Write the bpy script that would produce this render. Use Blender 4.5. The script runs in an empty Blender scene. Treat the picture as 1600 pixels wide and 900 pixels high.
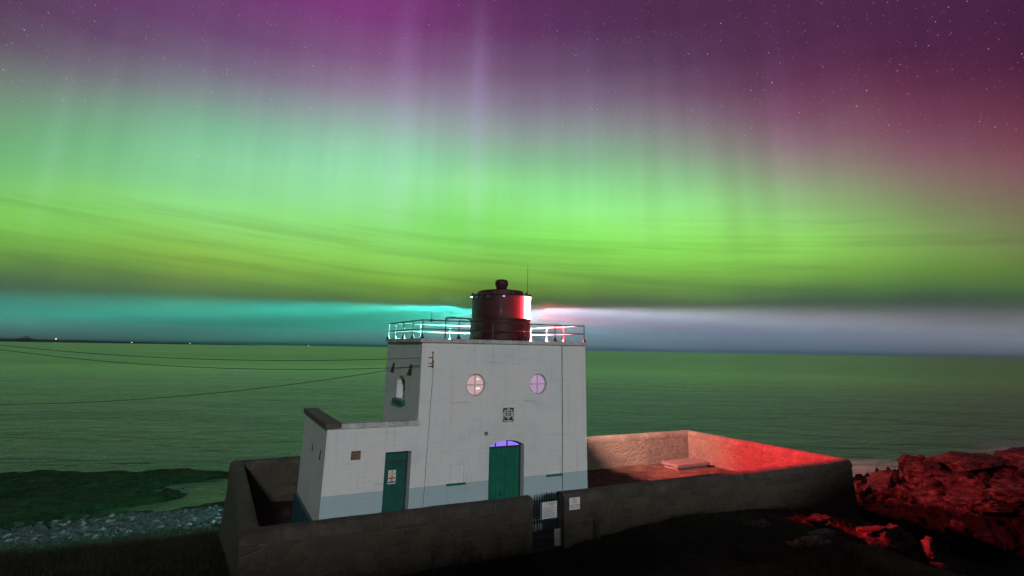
import bpy, bmesh, math, random
import numpy as np
from mathutils import Vector, Matrix, noise as mnoise

sc = bpy.context.scene
R = math.radians
rnd = random.Random(7)

# ------------------------------------------------------------------ camera
YAW, PITCH, ROLL, FPX, CYPX = 27.38, 14.94, 1.0, 862.14, 313.86
cd = bpy.data.cameras.new('camera')
cam = bpy.data.objects.new('camera', cd); sc.collection.objects.link(cam)
cd.sensor_width = 36; cd.lens = FPX/1600*36
cd.shift_y = -(450-CYPX)/1600
cd.clip_start = .1; cd.clip_end = 30000
y_, p_, r_ = R(YAW), R(PITCH), R(ROLL)
fw = Vector((math.sin(y_)*math.cos(p_), math.cos(y_)*math.cos(p_), math.sin(p_)))
r0 = Vector((math.cos(y_), -math.sin(y_), 0)); u0 = r0.cross(fw)
rr = r0*math.cos(r_)+u0*math.sin(r_); uu = u0*math.cos(r_)-r0*math.sin(r_)
M = Matrix((rr, uu, -fw)).transposed().to_4x4(); M.translation = (-6.54, -19.32, 6.34)
cam.matrix_world = M
sc.camera = cam

# ------------------------------------------------------------------ exposure
sc.view_settings.view_transform = 'Standard'
sc.view_settings.look = 'None'
sc.view_settings.exposure = 0
sc.view_settings.gamma = 1
sc.view_settings.use_curve_mapping = False
sc.render.engine = 'CYCLES'
sc.cycles.use_denoising = True
sc.cycles.use_light_tree = False
sc.cycles.max_bounces = 5
sc.cycles.transparent_max_bounces = 16
sc.cycles.volume_bounces = 0
sc.cycles.sample_clamp_indirect = 4
sc.cycles.caustics_reflective = False
sc.cycles.caustics_refractive = False

# ------------------------------------------------------------------ night sky with aurora
MOON_AZ, MOON_EL = 194.0, 15.5      # compass-like: degrees clockwise from +Y
SKY=[
 (-48,[(-1,0.0216,0.0704,0.0762),(0.5,0.0258,0.0784,0.0795),(1.5,0.0330,0.0802,0.0723),(2.5,0.0412,0.0849,0.0635),(3.5,0.0573,0.1188,0.0626),(4.5,0.0874,0.1912,0.0577),(5.5,0.1515,0.3521,0.0513),(7,0.1779,0.4952,0.0692),(8.5,0.1985,0.5767,0.0819),(10,0.2193,0.6095,0.1052),(12,0.1676,0.4807,0.1602),(14,0.1460,0.4013,0.1680),(16.5,0.1746,0.3098,0.1911),(19,0.1743,0.1733,0.1776),(22,0.1056,0.0571,0.1141),(25,0.1056,0.0436,0.1036),(28,0.1056,0.0436,0.1036),(32,0.1056,0.0436,0.1036),(36,0.1087,0.0436,0.1076),(40,0.1125,0.0436,0.1129),(45,0.1177,0.0436,0.1198)]),
 (-40,[(-1,0.0206,0.0708,0.0756),(0.5,0.0230,0.0763,0.0775),(1.5,0.0278,0.0802,0.0748),(2.5,0.0349,0.0802,0.0657),(3.5,0.0489,0.1024,0.0626),(4.5,0.0712,0.1441,0.0609),(5.5,0.1124,0.2348,0.0564),(7,0.1815,0.4249,0.0638),(8.5,0.2058,0.5546,0.0888),(10,0.2224,0.6278,0.1196),(12,0.2278,0.6146,0.1661),(14,0.1923,0.5206,0.2151),(16.5,0.1682,0.4347,0.2160),(19,0.1882,0.3182,0.2266),(22,0.1768,0.1585,0.1953),(25,0.1256,0.0644,0.1423),(28,0.1274,0.0436,0.1330),(32,0.1300,0.0436,0.1365),(36,0.1327,0.0436,0.1401),(40,0.1355,0.0436,0.1439),(45,0.1392,0.0436,0.1489)]),
 (-30,[(-1,0.0101,0.0754,0.0696),(0.5,0.0098,0.0770,0.0696),(1.5,0.0096,0.0798,0.0697),(2.5,0.0177,0.0802,0.0613),(3.5,0.0349,0.0945,0.0539),(4.5,0.0721,0.1490,0.0580),(5.5,0.1279,0.2399,0.0576),(7,0.2189,0.3989,0.0537),(8.5,0.2668,0.5629,0.0893),(10,0.2864,0.6922,0.1586),(12,0.2854,0.7520,0.2455),(14,0.2652,0.6623,0.3105),(16.5,0.2538,0.6239,0.3384),(19,0.2150,0.5003,0.3103),(22,0.2208,0.2938,0.2858),(25,0.1924,0.1457,0.2263),(28,0.1543,0.0691,0.1757),(32,0.1644,0.0411,0.1706),(36,0.1681,0.0405,0.1727),(40,0.1720,0.0400,0.1750),(45,0.1772,0.0392,0.1781)]),
 (-18,[(-1,0.0082,0.0738,0.0662),(0.5,0.0079,0.0764,0.0669),(1.5,0.0073,0.0814,0.0682),(2.5,0.0137,0.0840,0.0599),(3.5,0.0237,0.0856,0.0473),(4.5,0.0771,0.1644,0.0413),(5.5,0.1329,0.2778,0.0481),(7,0.2098,0.4613,0.0635),(8.5,0.2575,0.6135,0.0952),(10,0.2735,0.6907,0.1309),(12,0.2783,0.7502,0.1923),(14,0.3055,0.7729,0.3042),(16.5,0.2998,0.7331,0.3835),(19,0.2906,0.6348,0.4005),(22,0.2843,0.3998,0.3704),(25,0.2635,0.1990,0.2980),(28,0.2088,0.0969,0.2207),(32,0.2022,0.0423,0.1932),(36,0.2220,0.0324,0.2045),(40,0.2243,0.0321,0.2058),(45,0.2273,0.0316,0.2075)]),
 (-10,[(-1,0.0084,0.0723,0.0648),(0.5,0.0082,0.0751,0.0657),(1.5,0.0078,0.0816,0.0676),(2.5,0.0135,0.0860,0.0604),(3.5,0.0236,0.0888,0.0465),(4.5,0.0688,0.1520,0.0356),(5.5,0.1361,0.2759,0.0364),(7,0.2146,0.4847,0.0592),(8.5,0.2463,0.6272,0.0932),(10,0.2553,0.7174,0.1255),(12,0.2572,0.7427,0.1636),(14,0.2840,0.7711,0.2452),(16.5,0.3095,0.7695,0.3578),(19,0.2837,0.6508,0.3823),(22,0.3091,0.4067,0.3966),(25,0.2735,0.2208,0.3147),(28,0.2171,0.1056,0.2301),(32,0.1715,0.0417,0.1650),(36,0.1733,0.0268,0.1609),(40,0.1679,0.0265,0.1565),(45,0.1606,0.0262,0.1506)]),
 (-5,[(-1,0.0093,0.0723,0.0648),(0.5,0.0093,0.0745,0.0655),(1.5,0.0093,0.0810,0.0674),(2.5,0.0145,0.0865,0.0620),(3.5,0.0254,0.0911,0.0483),(4.5,0.0582,0.1328,0.0367),(5.5,0.1228,0.2318,0.0306),(7,0.1922,0.4177,0.0556),(8.5,0.2277,0.5754,0.0828),(10,0.2235,0.6872,0.1017),(12,0.2262,0.7395,0.1275),(14,0.2458,0.7587,0.1775),(16.5,0.2828,0.7529,0.2803),(19,0.2573,0.5617,0.3066),(22,0.2783,0.3650,0.3437),(25,0.2488,0.2122,0.2957),(28,0.1953,0.1102,0.2140),(32,0.1426,0.0403,0.1404),(36,0.1160,0.0242,0.1137),(40,0.1156,0.0242,0.1133),(45,0.1150,0.0242,0.1128)]),
 (8,[(-1,0.0452,0.0992,0.1451),(0.5,0.0434,0.0963,0.1373),(1.5,0.0395,0.0907,0.1201),(2.5,0.0363,0.0850,0.1021),(3.5,0.0496,0.0973,0.0771),(4.5,0.0679,0.1196,0.0530),(5.5,0.1202,0.2393,0.0486),(7,0.1823,0.4230,0.0618),(8.5,0.2205,0.5955,0.0795),(10,0.2415,0.7469,0.0964),(12,0.2871,0.8698,0.1530),(14,0.3031,0.8822,0.2460),(16.5,0.2698,0.7310,0.2777),(19,0.2398,0.4952,0.2800),(22,0.2494,0.2956,0.2899),(25,0.1971,0.1476,0.2196),(28,0.1381,0.0729,0.1514),(32,0.0954,0.0308,0.0998),(36,0.0884,0.0233,0.0867),(40,0.0886,0.0233,0.0869),(45,0.0889,0.0233,0.0872)]),
 (18,[(-1,0.0568,0.1053,0.1639),(0.5,0.0544,0.1005,0.1539),(1.5,0.0483,0.0887,0.1280),(2.5,0.0471,0.0781,0.0997),(3.5,0.0579,0.0892,0.0759),(4.5,0.0662,0.1145,0.0620),(5.5,0.1104,0.2273,0.0563),(7,0.1808,0.4194,0.0650),(8.5,0.2338,0.6181,0.0825),(10,0.2681,0.7621,0.1093),(12,0.3093,0.8365,0.1773),(14,0.3060,0.7816,0.2459),(16.5,0.2649,0.5603,0.2513),(19,0.2490,0.3456,0.2500),(22,0.2247,0.1865,0.2184),(25,0.1586,0.0850,0.1492),(28,0.1043,0.0432,0.1042),(32,0.0786,0.0243,0.0778),(36,0.0776,0.0222,0.0738),(40,0.0776,0.0223,0.0739),(45,0.0775,0.0223,0.0741)]),
 (28,[(-1,0.0549,0.0955,0.1457),(0.5,0.0522,0.0897,0.1349),(1.5,0.0447,0.0738,0.1050),(2.5,0.0495,0.0608,0.0683),(3.5,0.0548,0.0698,0.0571),(4.5,0.0504,0.1034,0.0629),(5.5,0.0911,0.1951,0.0567),(7,0.1809,0.4022,0.0643),(8.5,0.2554,0.6097,0.0922),(10,0.2892,0.7096,0.1217),(12,0.2848,0.6095,0.1685),(14,0.2781,0.4680,0.1942),(16.5,0.2770,0.2815,0.2068),(19,0.2520,0.1556,0.1856),(22,0.1944,0.0757,0.1328),(25,0.1272,0.0368,0.0910),(28,0.0874,0.0236,0.0739),(32,0.0788,0.0211,0.0698),(36,0.0785,0.0211,0.0699),(40,0.0784,0.0212,0.0701),(45,0.0784,0.0212,0.0705)]),
 (38,[(-1,0.0587,0.0774,0.1095),(0.5,0.0526,0.0691,0.0958),(1.5,0.0424,0.0536,0.0692),(2.5,0.0388,0.0435,0.0462),(3.5,0.0405,0.0579,0.0534),(4.5,0.0442,0.0868,0.0500),(5.5,0.0754,0.1608,0.0458),(7,0.1310,0.2690,0.0469),(8.5,0.1855,0.3364,0.0784),(10,0.2086,0.3282,0.1001),(12,0.2080,0.2516,0.1162),(14,0.2342,0.1812,0.1380),(16.5,0.2277,0.1004,0.1340),(19,0.1846,0.0546,0.1009),(22,0.1240,0.0281,0.0711),(25,0.0788,0.0176,0.0595),(28,0.0757,0.0179,0.0622),(32,0.0746,0.0183,0.0639),(36,0.0756,0.0187,0.0647),(40,0.0765,0.0191,0.0656),(45,0.0778,0.0196,0.0668)]),
 (46,[(-1,0.0606,0.0726,0.0994),(0.5,0.0544,0.0640,0.0852),(1.5,0.0420,0.0468,0.0567),(2.5,0.0345,0.0398,0.0423),(3.5,0.0371,0.0565,0.0492),(4.5,0.0475,0.0934,0.0455),(5.5,0.0679,0.1465,0.0382),(7,0.1137,0.1714,0.0415),(8.5,0.1667,0.1657,0.0748),(10,0.1612,0.1260,0.0798),(12,0.1922,0.0934,0.0936),(14,0.2024,0.0616,0.0944),(16.5,0.1520,0.0350,0.0653),(19,0.1087,0.0223,0.0542),(22,0.0640,0.0133,0.0452),(25,0.0620,0.0129,0.0497),(28,0.0624,0.0131,0.0528),(32,0.0637,0.0136,0.0540),(36,0.0651,0.0142,0.0552),(40,0.0665,0.0148,0.0565),(45,0.0683,0.0156,0.0582)]),
]
RAYS = [(-12.6, 1.3, 13., 36., .36), (-4.05, 1.05, 13., 36., .5), (-41.3, .8, 10., 22., .2), (8., 1.2, 14., 34., .10), (16.5, 1.0, 14., 32., .10), (28.0, 1.2, 12., 30., .10)]
PANE_K = 1500.
BEAM_K, BEAM_FAN = 3.0e6, (-.05, -.012, .004, .04)
BEAM_COL = [(-34, (0, 0, 0)), (-26, (.45, .42, .50)), (-12, (.34, .38, .48)), (0, (.20, .28, .40)), (25, (.09, .20, .35)), (66, (.22, .36, .44)), (80, (.05, .40, .36)), (92, (.0, .44, .31)), (101, (.0, .24, .18)), (112, (.0, .16, .12)), (130, (.010, .42, .31)), (150, (.03, .80, .62)), (158, (0, 0, 0))]
SECTOR_K = 2.6e5
SECTOR_COL = [(-33, (0, 0, 0)), (-27, (.65, .012, .018)), (-12, (1., .022, .034)), (6, (1., .03, .045)), (16, (1., .26, .21)), (27, (.95, .42, .34)), (42, (.8, .42, .34)), (55, (1., .85, .80)), (85, (.8, .9, 1.)), (100, (0, 0, 0))]
MIST_DENS = 1.0e-3
MIST_PROF = [(2.0, 7.55), (2.0, 8.45), (25, 8.8), (80, 9.9), (200, 12.2), (360, 15.5), (360, 6.75), (120, 6.7), (40, 6.8), (15, 7.1)]

w = bpy.data.worlds.new('World'); sc.world = w; w.use_nodes = True
nt = w.node_tree; N = nt.nodes; L = nt.links
for n in list(N): N.remove(n)
def nd(t, **kw):
    n = N.new(t)
    for k, v in kw.items(): setattr(n, k, v)
    return n
def mth(op, a, b=None, c=None, clamp=False):
    n = nd('ShaderNodeMath', operation=op, use_clamp=clamp)
    for i, v in enumerate((a, b, c)):
        if v is None: continue
        if isinstance(v, (int, float)): n.inputs[i].default_value = v
        else: L.new(v, n.inputs[i])
    return n.outputs[0]
def mixc(f, a, b, bt='MIX'):
    n = nd('ShaderNodeMix', data_type='RGBA', blend_type=bt)
    for i, v in ((0, f), (6, a), (7, b)):
        if isinstance(v, (int, float)): n.inputs[i].default_value = v
        elif isinstance(v, tuple): n.inputs[i].default_value = (*v, 1)
        else: L.new(v, n.inputs[i])
    return n.outputs[2]
def smooth(v, a, b, o0=0., o1=1.):
    n = nd('ShaderNodeMapRange', interpolation_type='SMOOTHSTEP')
    L.new(v, n.inputs[0])
    for i, x in enumerate((a, b, o0, o1)): n.inputs[i+1].default_value = x
    return n.outputs[0]
tc = nd('ShaderNodeTexCoord'); sx = nd('ShaderNodeSeparateXYZ'); L.new(tc.outputs['Generated'], sx.inputs[0])
X, Y, Z = sx.outputs
az = mth('MULTIPLY', mth('ARCTAN2', X, Y), 180/math.pi)      # degrees clockwise from +Y
daz = mth('SUBTRACT', az, YAW)
daz = mth('WRAP', daz, 180., -180.)
el = mth('MULTIPLY', mth('ARCSINE', Z), 180/math.pi)
def comb(a, b, c=0.):
    n = nd('ShaderNodeCombineXYZ')
    for i, v in enumerate((a, b, c)):
        if isinstance(v, (int, float)): n.inputs[i].default_value = v
        else: L.new(v, n.inputs[i])
    return n.outputs[0]
def noise(vec, scale, detail=3., rough=.5):
    n = nd('ShaderNodeTexNoise'); L.new(vec, n.inputs['Vector'])
    n.inputs['Scale'].default_value = scale; n.inputs['Detail'].default_value = detail; n.inputs['Roughness'].default_value = rough
    return n.outputs['Fac']
# broad folds: shift the bands a little up and down
wob = noise(comb(mth('MULTIPLY', daz, .05), mth('MULTIPLY', el, .04)), 1.6, 2.)
el2 = mth('ADD', el, mth('MULTIPLY', mth('SUBTRACT', wob, .5), 2.0))
el01 = mth('DIVIDE', mth('ADD', el2, 1.), 46., clamp=True)
col = None; prev = None
for d, stops in SKY:
    cr = nd('ShaderNodeValToRGB'); e = cr.color_ramp.elements
    for i, (t, a, b, c) in enumerate(stops):
        p = (t+1)/46.
        q = e[i] if i < 2 else e.new(p)
        q.position = p
        q.color = (a, b, c, 1)
    L.new(el01, cr.inputs[0])
    if col is None: col = cr.outputs[0]
    else:
        mr = nd('ShaderNodeMapRange'); L.new(daz, mr.inputs[0]); mr.inputs[1].default_value = prev; mr.inputs[2].default_value = d
        col = mixc(mr.outputs[0], col, cr.outputs[0])
    prev = d
# aurora curtains: upright rays
def gauss(v, c, wd): return mth('EXPONENT', mth('MULTIPLY', mth('POWER', mth('ABSOLUTE', mth('DIVIDE', mth('SUBTRACT', v, c), wd)), 2.), -1.))
rays = noise(comb(mth('MULTIPLY', daz, .42), mth('MULTIPLY', el, .006)), 1., 3., .55)
rayf = mth('MULTIPLY', smooth(el, 8., 18.), smooth(rays, .3, .7, -.045, .045))
col = mixc(1., col, mixc(1., (1, 1, 1), comb(rayf, rayf, rayf), 'ADD'), 'MULTIPLY')
for c, wd, s0, s1, k in RAYS:
    f = mth('MULTIPLY', gauss(daz, c, wd), mth('MULTIPLY', smooth(el, s0-6, s0+3), smooth(el, s1+3, s1-9)))
    col = mixc(mth('MULTIPLY', f, k), col, (.115, .085, .17), 'ADD')
for c, wd, k in ((22.5, 1.1, .12), (25.6, .9, .05), (14.5, .8, .05)):
    f = mth('MULTIPLY', gauss(daz, c, wd), mth('MULTIPLY', smooth(el, 6., 12.), smooth(el, 28., 16.)))
    col = mixc(mth('MULTIPLY', f, k), col, (.05, .03, .02))
# thin cloud streaks low over the sea
st = noise(comb(mth('ADD', mth('MULTIPLY', daz, .035), mth('MULTIPLY', el, .03)), mth('ADD', mth('MULTIPLY', el, .75), mth('MULTIPLY', daz, .05))), 1., 5., .6)
stf = mth('MULTIPLY', mth('MULTIPLY', smooth(el, 1., 3.5), smooth(el, 15., 8.)), smooth(st, .42, .68))
col = mixc(mth('MULTIPLY', stf, .28), col, (.06, .10, .035))
# stars
def stars(scale, keep, size, amp, off):
    mp = nd('ShaderNodeVectorMath', operation='ADD'); L.new(tc.outputs['Generated'], mp.inputs[0]); mp.inputs[1].default_value = (off, off*.7, off*1.3)
    v = nd('ShaderNodeTexVoronoi', feature='F1', distance='EUCLIDEAN'); L.new(mp.outputs[0], v.inputs['Vector'])
    v.inputs['Scale'].default_value = scale
    sc_ = nd('ShaderNodeSeparateColor'); L.new(v.outputs['Color'], sc_.inputs[0])
    b = mth('POWER', smooth(sc_.outputs[0], keep, 1.), 3.)
    k = mth('MULTIPLY', smooth(v.outputs['Distance'], size, 0.), b)
    return mth('MULTIPLY', k, amp)
s = mth('ADD', mth('ADD', stars(130., .10, .10, 1.0, 3.1), stars(230., .05, .16, .5, 5.3)), stars(50., .66, .042, 2.2, 9.7))
s = mth('MULTIPLY', s, smooth(el, 7., 24.))
col = mixc(1., col, comb(s, mth('MULTIPLY', s, .95), s), 'ADD')
# the aurora hangs over the northern half; the southern half is plain night
south = smooth(mth('ABSOLUTE', daz), 62., 112.)
col = mixc(south, col, (.030, .034, .047))
col = mixc(smooth(el, 46., 75.), col, (.050, .026, .050))
nis = nd('ShaderNodeTexSky', sky_type='NISHITA'); nis.sun_disc = False
nis.sun_elevation = R(MOON_EL); nis.sun_rotation = R(MOON_AZ)
bg1 = nd('ShaderNodeBackground'); L.new(col, bg1.inputs[0]); bg1.inputs[1].default_value = 1.
bg2 = nd('ShaderNodeBackground'); L.new(nis.outputs[0], bg2.inputs[0]); bg2.inputs[1].default_value = .0012
ad = nd('ShaderNodeAddShader'); L.new(bg1.outputs[0], ad.inputs[0]); L.new(bg2.outputs[0], ad.inputs[1])
wo = nd('ShaderNodeOutputWorld'); L.new(ad.outputs[0], wo.inputs[0])
w.cycles.sampling_method = 'MANUAL'; w.cycles.sample_map_resolution = 512

# ------------------------------------------------------------------ moon (the one sun lamp)
sd = bpy.data.lights.new('moon', 'SUN'); sd.energy = 1.15; sd.angle = R(3.0); sd.color = (.96, .985, 1.)
so = bpy.data.objects.new('moon', sd); sc.collection.objects.link(so)
a_, e_ = R(MOON_AZ), R(MOON_EL)
so.rotation_euler = Vector((math.sin(a_)*math.cos(e_), math.cos(a_)*math.cos(e_), math.sin(e_))).to_track_quat('Z', 'Y').to_euler()

# ================================================================== helpers
def tag(o, label=None, cat=None, group=None, kind=None):
    if label: o['label'] = label
    if cat: o['category'] = cat
    if group: o['group'] = group
    if kind: o['kind'] = kind
    return o
def empty(name, loc=(0, 0, 0)):
    o = bpy.data.objects.new(name, None); sc.collection.objects.link(o); o.location = loc
    o.empty_display_size = .3
    return o
def link(name, me, mat=None, parent=None, smooth_=False):
    """link a mesh given in world coordinates, keeping it in place under its parent"""
    if mat:
        me.materials.clear(); me.materials.append(mat)
    if smooth_:
        me.polygons.foreach_set('use_smooth', [True]*len(me.polygons))
    o = bpy.data.objects.new(name, me); sc.collection.objects.link(o)
    if parent: put(o, parent)
    return o
def world_loc(o):
    v = Vector(o.location); p = o.parent
    return v
def put(o, parent):
    o.parent = parent
    root = parent
    while root.parent: root = root.parent
    # only the root carries a location; parts are written in world coordinates
    if parent.parent is None: o.location = -Vector(parent.location)
class MB:
    def __init__(s): s.bm = bmesh.new()
    def box(s, a, b, bev=0.):
        x0, y0, z0 = a; x1, y1, z1 = b
        r = bmesh.ops.create_cube(s.bm, size=1.)
        for v in r['verts']:
            v.co = Vector(((x0+x1)/2+v.co.x*(x1-x0), (y0+y1)/2+v.co.y*(y1-y0), (z0+z1)/2+v.co.z*(z1-z0)))
        if bev:
            es = list({e for v in r['verts'] for e in v.link_edges})
            bmesh.ops.bevel(s.bm, geom=es, offset=bev, segments=2, affect='EDGES', profile=.6)
        return s
    def prism(s, pts, axis, a, b):
        """polygon pts (2-D) pushed along axis from a to b; axis 'x' -> pts are (y,z), 'y' -> (x,z), 'z' -> (x,y)"""
        def P(u, v, t): return {'x': (t, u, v), 'y': (u, t, v), 'z': (u, v, t)}[axis]
        va = [s.bm.verts.new(P(u, v, a)) for u, v in pts]; vb = [s.bm.verts.new(P(u, v, b)) for u, v in pts]
        n = len(pts)
        s.bm.faces.new(va); s.bm.faces.new(vb[::-1])
        for i in range(n): s.bm.faces.new((va[i], vb[i], vb[(i+1) % n], va[(i+1) % n]))
        return s
    def tube(s, pts, r, seg=8, caps=True):
        pts = [Vector(p) for p in pts]; rs = r if isinstance(r, (list, tuple)) else [r]*len(pts)
        rings = []; up = None
        for i, p in enumerate(pts):
            d = (pts[min(i+1, len(pts)-1)]-pts[max(i-1, 0)]).normalized()
            if up is None: up = Vector((0, 0, 1)) if abs(d.z) < .9 else Vector((1, 0, 0))
            a = d.cross(up).normalized(); b = d.cross(a).normalized()
            up = -b if abs(d.z) > .9 or True and b.length else up
            up = d.cross(a)*-1
            rings.append([s.bm.verts.new(p+a*rs[i]*math.cos(2*math.pi*k/seg)+b*rs[i]*math.sin(2*math.pi*k/seg)) for k in range(seg)])
        for q, w_ in zip(rings, rings[1:]):
            for k in range(seg): s.bm.faces.new((q[k], q[(k+1) % seg], w_[(k+1) % seg], w_[k]))
        if caps and seg > 2: s.bm.faces.new(rings[0][::-1]); s.bm.faces.new(rings[-1])
        return s
    def lathe(s, prof, c, seg=48, a0=0., a1=360., closed=True):
        """profile (r,z) turned round the upright through c"""
        full = abs(a1-a0) >= 359.9
        n = seg if full else seg+1
        rings = []
        for k in range(n):
            t = R(a0+(a1-a0)*k/seg)
            rings.append([s.bm.verts.new((c[0]+max(r, 1e-4)*math.cos(t), c[1]+max(r, 1e-4)*math.sin(t), z)) for r, z in prof])
        for k in range(seg):
            q, w_ = rings[k], rings[(k+1) % n]
            for i in range(len(prof)-(0 if closed else 1)):
                j = (i+1) % len(prof)
                s.bm.faces.new((q[i], w_[i], w_[j], q[j]))
        if not full and closed: s.bm.faces.new(rings[0]); s.bm.faces.new(rings[-1][::-1])
        return s
    def build(s, name, mat, parent=None, smooth_=False, auto=None):
        bmesh.ops.recalc_face_normals(s.bm, faces=s.bm.faces)
        me = bpy.data.meshes.new(name); s.bm.to_mesh(me); s.bm.free()
        o = link(name, me, mat, parent, smooth_)
        if auto:
            me.polygons.foreach_set('use_smooth', [True]*len(me.polygons))
            me.set_sharp_from_angle(angle=R(auto))
        return o
def mesh_np(name, V, F):
    me = bpy.data.meshes.new(name); V = np.asarray(V, np.float32); F = np.asarray(F, np.int32)
    me.vertices.add(len(V)); me.vertices.foreach_set('co', V.ravel())
    k = F.shape[1]
    me.loops.add(F.size); me.loops.foreach_set('vertex_index', F.ravel())
    me.polygons.add(len(F)); me.polygons.foreach_set('loop_start', np.arange(0, F.size, k, dtype=np.int32))
    me.update(calc_edges=True); me.validate()
    return me
def cut(o, cutters):
    """carve cutters (temporary meshes) out of o"""
    for c in cutters:
        m = o.modifiers.new('b', 'BOOLEAN'); m.operation = 'DIFFERENCE'; m.solver = 'EXACT'; m.object = c
    dg = bpy.context.evaluated_depsgraph_get(); dg.update()
    me = bpy.data.meshes.new_from_object(o.evaluated_get(dg))
    o.modifiers.clear(); old = o.data; o.data = me; bpy.data.meshes.remove(old)
    for c in cutters:
        d = c.data; bpy.data.objects.remove(c); bpy.data.meshes.remove(d)

def split_loose(o):
    """every separate piece of o becomes an object of its own"""
    bm = bmesh.new(); bm.from_mesh(o.data); seen = set(); groups = []
    for v in bm.verts:
        if v in seen: continue
        st = [v]; seen.add(v); g_ = []
        while st:
            a = st.pop(); g_.append(a)
            for e in a.link_edges:
                b = e.other_vert(a)
                if b not in seen: seen.add(b); st.append(b)
        groups.append(g_)
    for g_ in groups:
        ix = {v: i for i, v in enumerate(g_)}
        fs = {f for v in g_ for f in v.link_faces}
        me = bpy.data.meshes.new(o.name.split('.')[0]); me.from_pydata([v.co[:] for v in g_], [], [[ix[v] for v in f.verts] for f in fs])
        for m_ in o.data.materials: me.materials.append(m_)
        c = bpy.data.objects.new(o.name.split('.')[0], me); sc.collection.objects.link(c); c.parent = o.parent; c.location = o.location
    bm.free(); d = o.data; bpy.data.objects.remove(o); bpy.data.meshes.remove(d)

class Mat:
    def __init__(s, name):
        s.m = bpy.data.materials.new(name); s.m.use_nodes = True
        s.t = s.m.node_tree; s.N = s.t.nodes; s.L = s.t.links
        s.p = s.N['Principled BSDF']; s.out = s.N['Material Output']
        s.co = s.N.new('ShaderNodeTexCoord').outputs['Object']
    def set(s, **k):
        for n, v in k.items():
            i = s.p.inputs[n.replace('_', ' ')]
            if hasattr(v, 'links') or hasattr(v, 'is_linked'): s.L.new(v, i)
            else: i.default_value = (*v, 1) if isinstance(v, tuple) and len(v) == 3 else v
        return s
    def n(s, t, ins=None, out=0, **kw):
        n = s.N.new(t)
        for k, v in kw.items(): setattr(n, k, v)
        for k, v in (ins or {}).items():
            i = n.inputs[k]
            if hasattr(v, 'is_linked'): s.L.new(v, i)
            else: i.default_value = (*v, 1) if isinstance(v, tuple) and len(v) == 3 and i.type == 'RGBA' else v
        return n.outputs[out]
    def noise(s, scale, detail=4., rough=.55, vec=None, dist=0.):
        return s.n('ShaderNodeTexNoise', {'Vector': vec or s.co, 'Scale': scale, 'Detail': detail, 'Roughness': rough, 'Distortion': dist})
    def ramp(s, f, *st):
        n = s.N.new('ShaderNodeValToRGB'); e = n.color_ramp.elements
        for i, (p, c) in enumerate(st):
            q = e[i] if i < 2 else e.new(p)
            q.position = p; q.color = (*c, 1) if isinstance(c, tuple) else (c, c, c, 1)
        s.L.new(f, n.inputs[0]); return n.outputs[0]
    def mix(s, f, a, b, bt='MIX'):
        return s.n('ShaderNodeMix', {0: f, 6: a, 7: b}, 2, data_type='RGBA', blend_type=bt)
    def math(s, op, a, b=0., cl=False):
        return s.n('ShaderNodeMath', {0: a, 1: b}, operation=op, use_clamp=cl)
    def map(s, scale=(1, 1, 1), vec=None, loc=(0, 0, 0), rot=(0, 0, 0)):
        return s.n('ShaderNodeMapping', {'Vector': vec or s.co, 'Scale': scale, 'Location': loc, 'Rotation': rot})
    def sep(s, v, i): return s.n('ShaderNodeSeparateXYZ', {0: v}, i)
    def bump(s, h, strength=.5, dist=.02, normal=None):
        d = {'Height': h, 'Strength': strength, 'Distance': dist}
        if normal: d['Normal'] = normal
        o = s.n('ShaderNodeBump', d); s.L.new(o, s.p.inputs['Normal']); return o
def simple(name, c, rough=.6, metal=0., var=.25, scale=6., bump=.0):
    m = Mat(name); f = m.noise(scale, 5.)
    m.set(Base_Color=m.ramp(f, (.3, tuple(x*(1-var) for x in c)), (.7, tuple(min(1, x*(1+var)) for x in c))), Roughness=rough, Metallic=metal)
    if bump: m.bump(m.noise(scale*6, 4.), bump, .01)
    return m.m
def glow(name, c, k):
    m = Mat(name); m.set(Base_Color=(.02, .02, .02), Emission_Color=c, Emission_Strength=k, Roughness=.2); return m.m

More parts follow.
